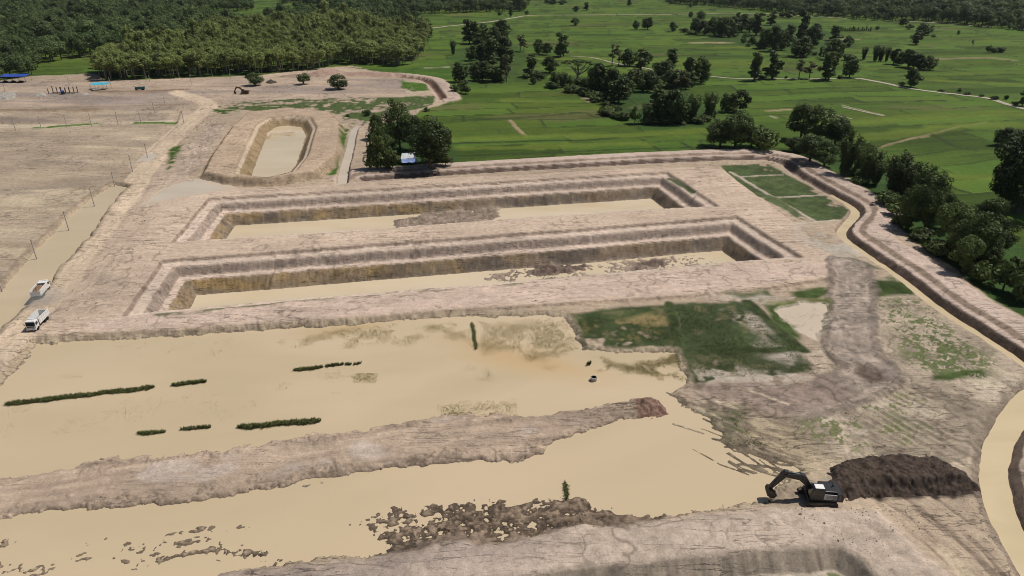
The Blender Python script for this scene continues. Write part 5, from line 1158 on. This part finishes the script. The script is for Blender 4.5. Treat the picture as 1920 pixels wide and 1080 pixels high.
for x in (10, 25, 40): heap('stored_heap', [(x-5, 154), (x-4, 151.5), (x+4, 151.5), (x+5, 154), (x, 155)], .8, 1.3, 1.5, mat('stored_dark', (.05, .04, .035), .9, var=.3), 'dark rounded heap stored beneath the long blue tarpaulin shelter', 'heap', 40+x, .6, .3)['group'] = 'heaps under the shelter'
shelter(190, 167, 9, 5, 3.2, M_CYAN, 'site shed with bright cyan sheet roof among scattered boards', 'site_shed', .05, 8, 3, .1)
q = on(180, 169, .8); t = empty('board_stack', (q[0], q[1], q[2]), .1); tag(t, 'stack of pale boards lying before the cyan-roofed shed', 'boards')
for k in range(4): MB().box((k*.25, -.3*k, .12+.16*k), (5.0-.4*k, 1.2, .14), Matrix.Rotation(.12*k, 3, 'Z')).build('board', M_WTARP if k == 3 else M_TIMB, t)
q = on(120, 175, .8); t = empty('column_frame', (q[0], q[1], q[2]-.1), .04); tag(t, 'unfinished frame of dark columns on grey footings at the camp', 'frame')
rg = np.random.default_rng(5)
for i in range(7):
    for j in range(2):
        MB().box((-6.5+i*2.15+rg.normal()*.15, -2+j*4, 1.6+rg.normal()*.3), (.28, .28, 3.4)).build('column', M_STEELD, t)
        MB().box((-6.5+i*2.15, -2+j*4, .2), (.9, .9, .4)).build('footing', M_CONC, t)
for j in range(2): MB().box((0, -2+j*4, .35), (14, .35, .3)).build('ground_beam', M_CONC, t)
q = on(119, 177, .8); t = empty('blue_mixer', (q[0], q[1], q[2]-.05), .4, (1.3, 1.3, 1.3)); tag(t, 'small blue concrete mixer before the unfinished column frame', 'mixer')
MB().cyl((0, 0, 1.2), .7, 1.0, 'X', 14, .4).build('drum', M_BLUE, t); MB().box((0, 0, .55), (1.4, .9, .3)).rod((-.5, -.4, 0), (-.3, -.3, 1.0), .06).rod((.5, .4, 0), (.3, .3, 1.0), .06).rod((.5, -.4, 0), (.3, -.3, 1.0), .06).rod((-.5, .4, 0), (-.3, .3, 1.0), .06).build('frame', M_STEELD, t)
for s in (-1, 1): MB().cyl((-.4, s*.55, .3), .3, .12).build('wheel', M_RUBBER, t)
for pts_, lb, sd2 in (([(-14, 183), (0, 174), (28, 174), (30, 182), (10, 187)], 'grey rubble heap beside the near camp pole', 51), ([(62, 180), (70, 174), (85, 174), (88, 181)], 'pale grey rubble heap beside the column frame', 52), ([(150, 177), (160, 173), (166, 177)], 'small grey rubble heap between frame and cyan shed', 53)):
    heap('rubble_heap', pts_, .8, .7, 1.5, mat('rubble', (.30, .28, .25), .95, var=.4, vscale=1), lb, 'rubble', sd2, .5, .7)
q = on(263, 169, .8); dump_truck(q, R(195), 'small teal site truck with pale roof parked on the brown soil strip', M_TEAL, True, 'site_truck', .62, M_TEAL)
# hut among the trees
hq = on(768, 306, .8); t = empty('tarpaulin_hut', (hq[0], hq[1]-1.0, hq[2]-.05), .15); tag(t, 'low hut roofed with white and blue tarpaulins under dark trees', 'hut')
sheet_roof('white_roof', [(-2.8, -.2, 2.0), (2.6, -.2, 2.2), (2.3, 2.6, 3.4), (-2.3, 2.6, 3.2)], M_WTARP, t, .2, 10, 2)
sheet_roof('blue_awning', [(-2.4, -2.2, 1.1), (2.8, -2.2, 1.2), (2.6, -.15, 2.1), (-2.7, -.15, 1.95)], mat('faded_blue_tarp', (.20, .28, .52), .5, var=.3, vscale=.8), t, .25, 10, 5)
for x in (-2.4, 0, 2.4):
    for y, hh in ((-2.1, 1.1), (-.1, 2.0), (2.4, 3.1)): MB().rod((x, y, -.2), (x, y, hh), .06, 6).build('post', M_TIMB, t)
MB().box((0, 2.3, 1.4), (4.4, .1, 2.6)).build('back_wall', M_TIMB, t)
q = on(1113, 716, .1); t = empty('concrete_pipe', (q[0], q[1], -.25), .5, (.75, .75, .7)); tag(t, 'short broken concrete pipe stub standing in the shallow flood', 'pipe')
b = bmesh.new()
for r_ in (.75, .6): bmesh.ops.create_cone(b, cap_ends=False, segments=20, radius1=r_, radius2=r_, depth=1.3, matrix=Matrix.Translation((0, 0, .65)))
bmesh.ops.bridge_loops(b, edges=[e for e in b.edges if len(e.link_faces) == 1 and min(e.verts[0].co.z, e.verts[1].co.z) > 1]); me = bpy.data.meshes.new('pipe_wall'); b.to_mesh(me); b.free(); me.materials.append(M_CONC); link('pipe_wall', me, None, t)
MB().cyl((0, 0, .1), .66, .5, 'Z').build('mud_fill', M_GMUD, t)
# --- dust behind the loaded truck
dq = on(88, 568, PLZ); b = bmesh.new(); bmesh.ops.create_icosphere(b, subdivisions=3, radius=1.0); me = bpy.data.meshes.new('dust_cloud'); b.to_mesh(me); b.free()
dm = bpy.data.materials.new('road_dust'); dm.use_nodes = True; t_ = dm.node_tree; t_.nodes.clear(); N, L = t_.nodes.new, t_.links.new
pv = N('ShaderNodeVolumePrincipled'); pv.inputs['Color'].default_value = (.93, .88, .82, 1); tc = N('ShaderNodeTexCoord'); ln = N('ShaderNodeVectorMath'); ln.operation = 'LENGTH'; L(tc.outputs['Object'], ln.inputs[0])
mr = N('ShaderNodeMapRange'); mr.inputs[1].default_value = 1.0; mr.inputs[2].default_value = .1; mr.inputs[3].default_value = 0; mr.inputs[4].default_value = 1; L(ln.outputs['Value'], mr.inputs[0])
nz_ = N('ShaderNodeTexNoise'); nz_.inputs['Scale'].default_value = 2.2; L(tc.outputs['Object'], nz_.inputs['Vector']); mm = N('ShaderNodeMath'); mm.operation = 'MULTIPLY'; L(mr.outputs[0], mm.inputs[0]); L(nz_.outputs['Fac'], mm.inputs[1])
m3 = N('ShaderNodeMath'); m3.operation = 'MULTIPLY'; m3.inputs[1].default_value = .42; L(mm.outputs[0], m3.inputs[0]); L(m3.outputs[0], pv.inputs['Density']); L(pv.outputs[0], N('ShaderNodeOutputMaterial').inputs['Volume'])
o = link('dust_cloud', me, dm, None, (dq[0], dq[1], dq[2]+1.1)); o.scale = (4.6, 5.2, 1.8); tag(o, 'pale road dust drifting behind the loaded truck', 'dust', None, 'stuff')
# --- grassy bund strips standing out of the flood
M_TUFT = leaf_material('bund_grass', (.045, .062, .016), (.15, .17, .05), .15); M_MOUND = mat('bund_earth', (.085, .075, .04), .95, var=.3)
M_STUB = leaf_material('rice_stubble_leaf', (.26, .25, .10), (.46, .40, .22), .1); M_WEED = leaf_material('weed_leaf', (.045, .08, .018), (.11, .155, .04), .1)
def blades(X, Y, Z0, h, spread, per, m, name, rng, wd=.05):
    n = len(X)*per
    bx, by, bz, hh = [np.repeat(v, per) for v in (X, Y, Z0, np.broadcast_to(h, X.shape))]
    a = rng.random(n)*6.28; r = rng.random(n)*spread*.4
    p = np.stack([bx+np.cos(a)*r, by+np.sin(a)*r, bz-.03], -1); hq_ = hh*rng.uniform(.6, 1.3, n)
    tip = p+np.stack([np.cos(a)*spread*rng.uniform(.2, 1, n), np.sin(a)*spread*rng.uniform(.2, 1, n), hq_], -1)
    s = np.stack([-np.sin(a)*wd, np.cos(a)*wd, np.zeros(n)], -1)*rng.uniform(.7, 1.4, n)[:, None]
    V = np.stack([p-s, p+s, tip], 1).reshape(-1, 3); me = mesh_np(name, V, np.arange(3*n), 3)
    val = np.repeat(rng.random(n), 3); point_color(me, 'Col', np.stack([val]*3+[np.ones_like(val)], 1)); me.materials.append(m); return me
def bund_strip(a, c, wd, label, seed, h=.30):
    rng = np.random.default_rng(seed); p, q = P(*a, 0)[:2], P(*c, 0)[:2]; Ln = np.linalg.norm(q-p); d = (q-p)/Ln; nrm = np.array((-d[1], d[0])); n = max(int(Ln/.4), 6)
    t = empty('grass_bund', ((p[0]+q[0])/2, (p[1]+q[1])/2, 0)); tag(t, label, 'grass bund'); mid_ = (p+q)/2
    V = []; u = np.linspace(0, 1, n); wob = fbm(u*Ln, u*0+seed, 3, 2, seed)*.8; wv = wd*(.75+.9*np.abs(fbm(u*Ln, u*0+seed*3.1, 2, 2, seed+2)))*np.clip(np.minimum(u, 1-u)*Ln/.8, .15, 1)
    for i in range(n):
        c0 = p+d*Ln*u[i]+nrm*wob[i]-mid_
        for o_, z_ in ((-1, -.35), (-.6, .12), (0, .26), (.6, .12), (1, -.35)): V.append((*(c0+nrm*o_*wv[i]), z_+.05*math.sin(i*1.7)))
    f = [[i*5+k, i*5+k+1, i*5+k+6, i*5+k+5] for i in range(n-1) for k in range(4)]
    me = mesh_np('mound', np.array(V), np.array(f), 4, True); link('mound', me, M_MOUND, t)
    m_ = int(Ln*wd*60); uu = rng.random(m_); oo = rng.uniform(-.85, .85, m_); wl_ = np.interp(uu, u, wv); ob = np.interp(uu, u, wob)
    X = p[0]+d[0]*Ln*uu+nrm[0]*(oo*wl_+ob)-mid_[0]; Y = p[1]+d[1]*Ln*uu+nrm[1]*(oo*wl_+ob)-mid_[1]
    link('grass', blades(X, Y, .22*(1-oo**2), h, .35, 3, M_TUFT, 'grass', rng, .07), None, t)
bund_strip((10, 760), (289, 727), .75, 'longest green grass bund standing in the flood', 1)
bund_strip((324, 721), (388, 715), .7, 'short grass bund in line with the longest one', 2)
bund_strip((551, 694), (606, 688), .6, 'dark narrow grass bund alone in open floodwater', 3); bund_strip((610, 687), (644, 684), .5, 'narrow grass bund piece continuing the dark narrow one', 4)
bund_strip((648, 684), (659, 684), .45, 'tiny grass tuft between two narrow bund pieces', 5); bund_strip((663, 684), (677, 681), .35, 'thin end piece of the broken narrow bund', 6)
bund_strip((446, 802), (601, 790), .75, 'green grass bund in the flood just above the earth tongue', 7); bund_strip((257, 816), (310, 811), .5, 'patchy grass bund beside the small grey mud heap', 8); bund_strip((340, 806), (395, 803), .4, 'sparse grass strip against the small grey mud heap', 9)
bund_strip((886, 606), (894, 656), .42, 'upright grass bund crossing the stubbly flooded paddy', 10, .16); bund_strip((1098, 684), (1107, 680), .5, 'bushy green grass clump near the broken pipe', 11, .4); bund_strip((1058, 905), (1062, 938), .35, 'green weed strip growing across the dark mud bank', 12, .25)
# --- rice stubble and weeds
def density(px, z, n, seed, sc=4.0, thr=-.1, under=None):
    q = PP(px, z); rng = np.random.default_rng(seed); X = rng.uniform(q[:, 0].min(), q[:, 0].max(), n*3); Y = rng.uniform(q[:, 1].min(), q[:, 1].max(), n*3)
    sd2_ = sdf_poly(X, Y, q, 9)+fbm(X, Y, 5, 3, seed)*7
    k = (sd2_ < 0) & (rng.random(len(X)) < np.clip(-sd2_/2.2, .05, 1)) & (rng.random(len(X)) < np.clip((fbm(X, Y, sc, 3, seed+1)-thr)*3.5+.08, 0, 1)); return X[k][:n], Y[k][:n]
SX, SY = [], []
for q_, n, th in (([(480, 642), (560, 628), (680, 612), (850, 600), (886, 608), (893, 655), (830, 640), (700, 648), (520, 652)], 5200, -.12), ([(895, 600), (1065, 596), (1088, 657), (1020, 682), (930, 668), (896, 655)], 6200, -.3), ([(1105, 668), (1270, 664), (1288, 715), (1160, 716), (1110, 690)], 5200, -.2),
                  ([(60, 690), (120, 690), (200, 705), (190, 722), (90, 715)], 260, .0), ([(-40, 752), (200, 745), (480, 735), (500, 765), (300, 800), (-40, 830)], 1100, .03), ([(540, 690), (650, 690), (720, 700), (700, 760), (600, 750), (480, 730)], 700, .02), ([(820, 765), (900, 745), (970, 758), (960, 775), (850, 785)], 900, -.05),
                  ([(650, 705), (700, 700), (705, 718), (670, 722)], 500, -.3), ([(200, 640), (480, 628), (470, 670), (180, 670)], 300, .06), ([(870, 680), (910, 690), (930, 715), (880, 705)], 160, -.1), ([(1330, 780), (1500, 840), (1480, 880), (1350, 810)], 700, -.02), ([(1000, 640), (1080, 660), (1040, 700), (930, 668)], 700, -.05)):
    x, y = density(q_, 0, int(n*1.7), 100+len(SX), 3, th); SX.append(x); SY.append(y)
SX, SY = np.concatenate(SX), np.concatenate(SY); rg = np.random.default_rng(9)
o = link('rice_stubble', blades(SX, SY, np.maximum(gz_np(SX, SY), -.02), .22, .10, 2, M_STUB, 'rice_stubble', rg, .030)); tag(o, 'sparse rice stubble poking through the muddy flood', 'stubble', None, 'stuff')
WX, WY = [], []
for q_, n, th in (([(1070, 592), (1250, 571), (1400, 566), (1505, 655), (1520, 700), (1302, 718), (1272, 660), (1095, 655)], 9000, -.1), ([(1650, 565), (1720, 560), (1860, 690), (1800, 715), (1680, 640)], 1800, .05), ([(1752, 708), (1838, 696), (1842, 710), (1755, 716)], 500, -.4), ([(1632, 528), (1690, 526), (1716, 555), (1640, 558)], 700, -.2), ([(1420, 560), (1560, 540), (1560, 570), (1480, 640)], 1500, -.05),
                  ([(1325, 775), (1400, 775), (1440, 830), (1360, 835)], 900, -.02), ([(1690, 435), (1790, 505), (1930, 590), (1950, 560), (1850, 520), (1730, 430)], 5000, -.1), ([(690, 300), (720, 318), (850, 318), (850, 300), (740, 300)], 1500, -.1), ([(640, 240), (665, 244), (628, 330), (612, 328)], 900, -.05), ([(1352, 312), (1438, 309), (1592, 386), (1586, 412), (1530, 416)], 3000, -.05), ([(1840, 470), (1930, 420), (1950, 520), (1880, 520)], 2500, -.15)):
    x, y = density(q_, .5, n, 200+len(WX), 4, th); WX.append(x); WY.append(y)
WX, WY = np.concatenate(WX), np.concatenate(WY)
o = link('weeds', blades(WX, WY, gz_np(WX, WY), .18, .24, 2, M_WEED, 'weeds', rg, .045)); tag(o, 'patchy weeds and grass on the damp plots and canal edges', 'weeds', None, 'stuff')
# --- loose clods on mud
CX, CY, CS = [], [], []
for q_, n, sz in (([(1540, 938), (1560, 868), (1640, 850), (1760, 858), (1855, 912), (1700, 925)], 900, .16), ([(1190, 738), (1255, 755), (1262, 778), (1195, 790)], 350, .16), ([(650, 1000), (900, 932), (1080, 920), (1190, 968), (900, 1030)], 900, .09), ([(150, 940), (330, 928), (640, 882), (740, 868), (740, 878), (480, 918), (160, 950)], 1500, .15), ([(1000, 500), (1110, 492), (1090, 512), (1000, 520)], 350, .2), ([(1185, 498), (1240, 490), (1245, 505)], 160, .2), ([(330, 290), (400, 222), (420, 235), (345, 335)], 500, .2),
                  ([(640, 605), (900, 578), (1300, 552), (1560, 524), (1560, 530), (1300, 558), (900, 586), (640, 612)], 700, .14), ([(240, 340), (215, 362), (98, 515), (150, 440)], 300, .16), ([(1560, 540), (1760, 600), (1850, 860), (1500, 850)], 1500, .12), ([(1440, 945), (1840, 925), (1900, 1090), (1600, 1090)], 500, .10), ([(0, 640), (200, 400), (300, 400), (240, 600)], 900, .13), ([(260, 610), (560, 570), (1500, 490), (1560, 515), (900, 570)], 900, .11), ([(320, 845), (480, 830), (380, 870), (280, 860)], 400, .13)):
    x, y = density(q_, .5, n, 300+len(CX), 3, -.05); CX.append(x); CY.append(y); CS.append(np.full(len(x), sz))
CX, CY, CS = np.concatenate(CX), np.concatenate(CY), np.concatenate(CS); n = len(CX); s = CS*.55*rg.lognormal(0, .5, n); zb = gz_np(CX, CY)
base = np.array([(1, 0, 0), (0, 1, 0), (-1, 0, 0), (0, -1, 0), (0, 0, .75), (0, 0, -.6)]); V = (base[None]*s[:, None, None]*rg.uniform(.6, 1.4, (n, 6, 3)))+np.stack([CX, CY, zb+s*.2], -1)[:, None, :]
tri = np.array([(0, 1, 4), (1, 2, 4), (2, 3, 4), (3, 0, 4), (1, 0, 5), (2, 1, 5), (3, 2, 5), (0, 3, 5)]); F = (tri[None]+6*np.arange(n)[:, None, None]).reshape(-1)
o = link('soil_clods', mesh_np('soil_clods', V.reshape(-1, 3), F, 3), mat('loose_clods', (.24, .185, .145), .95, var=.4, vscale=.3)); tag(o, 'loose clods and crumbs scattered over the mud and banks', 'clods', None, 'stuff')

# ------------------------------------------------------------------ the air
hm = bpy.data.materials.new('haze_air'); hm.use_nodes = True; t_ = hm.node_tree; t_.nodes.clear()
pv = t_.nodes.new('ShaderNodeVolumePrincipled'); pv.inputs['Color'].default_value = (.78, .86, .95, 1); pv.inputs['Density'].default_value = .00003; pv.inputs['Anisotropy'].default_value = .2
t_.links.new(pv.outputs[0], t_.nodes.new('ShaderNodeOutputMaterial').inputs['Volume'])
ymax = float(Yr[-1])+200; xmax = float(halfW[-1])+200
o = MB().box((0, (ymax-300)/2, 35.5), (2*xmax, ymax+300, 89)).build('haze', hm); tag(o, 'thin pale haze filling the air over the whole site', 'haze', None, 'stuff')
count_off()
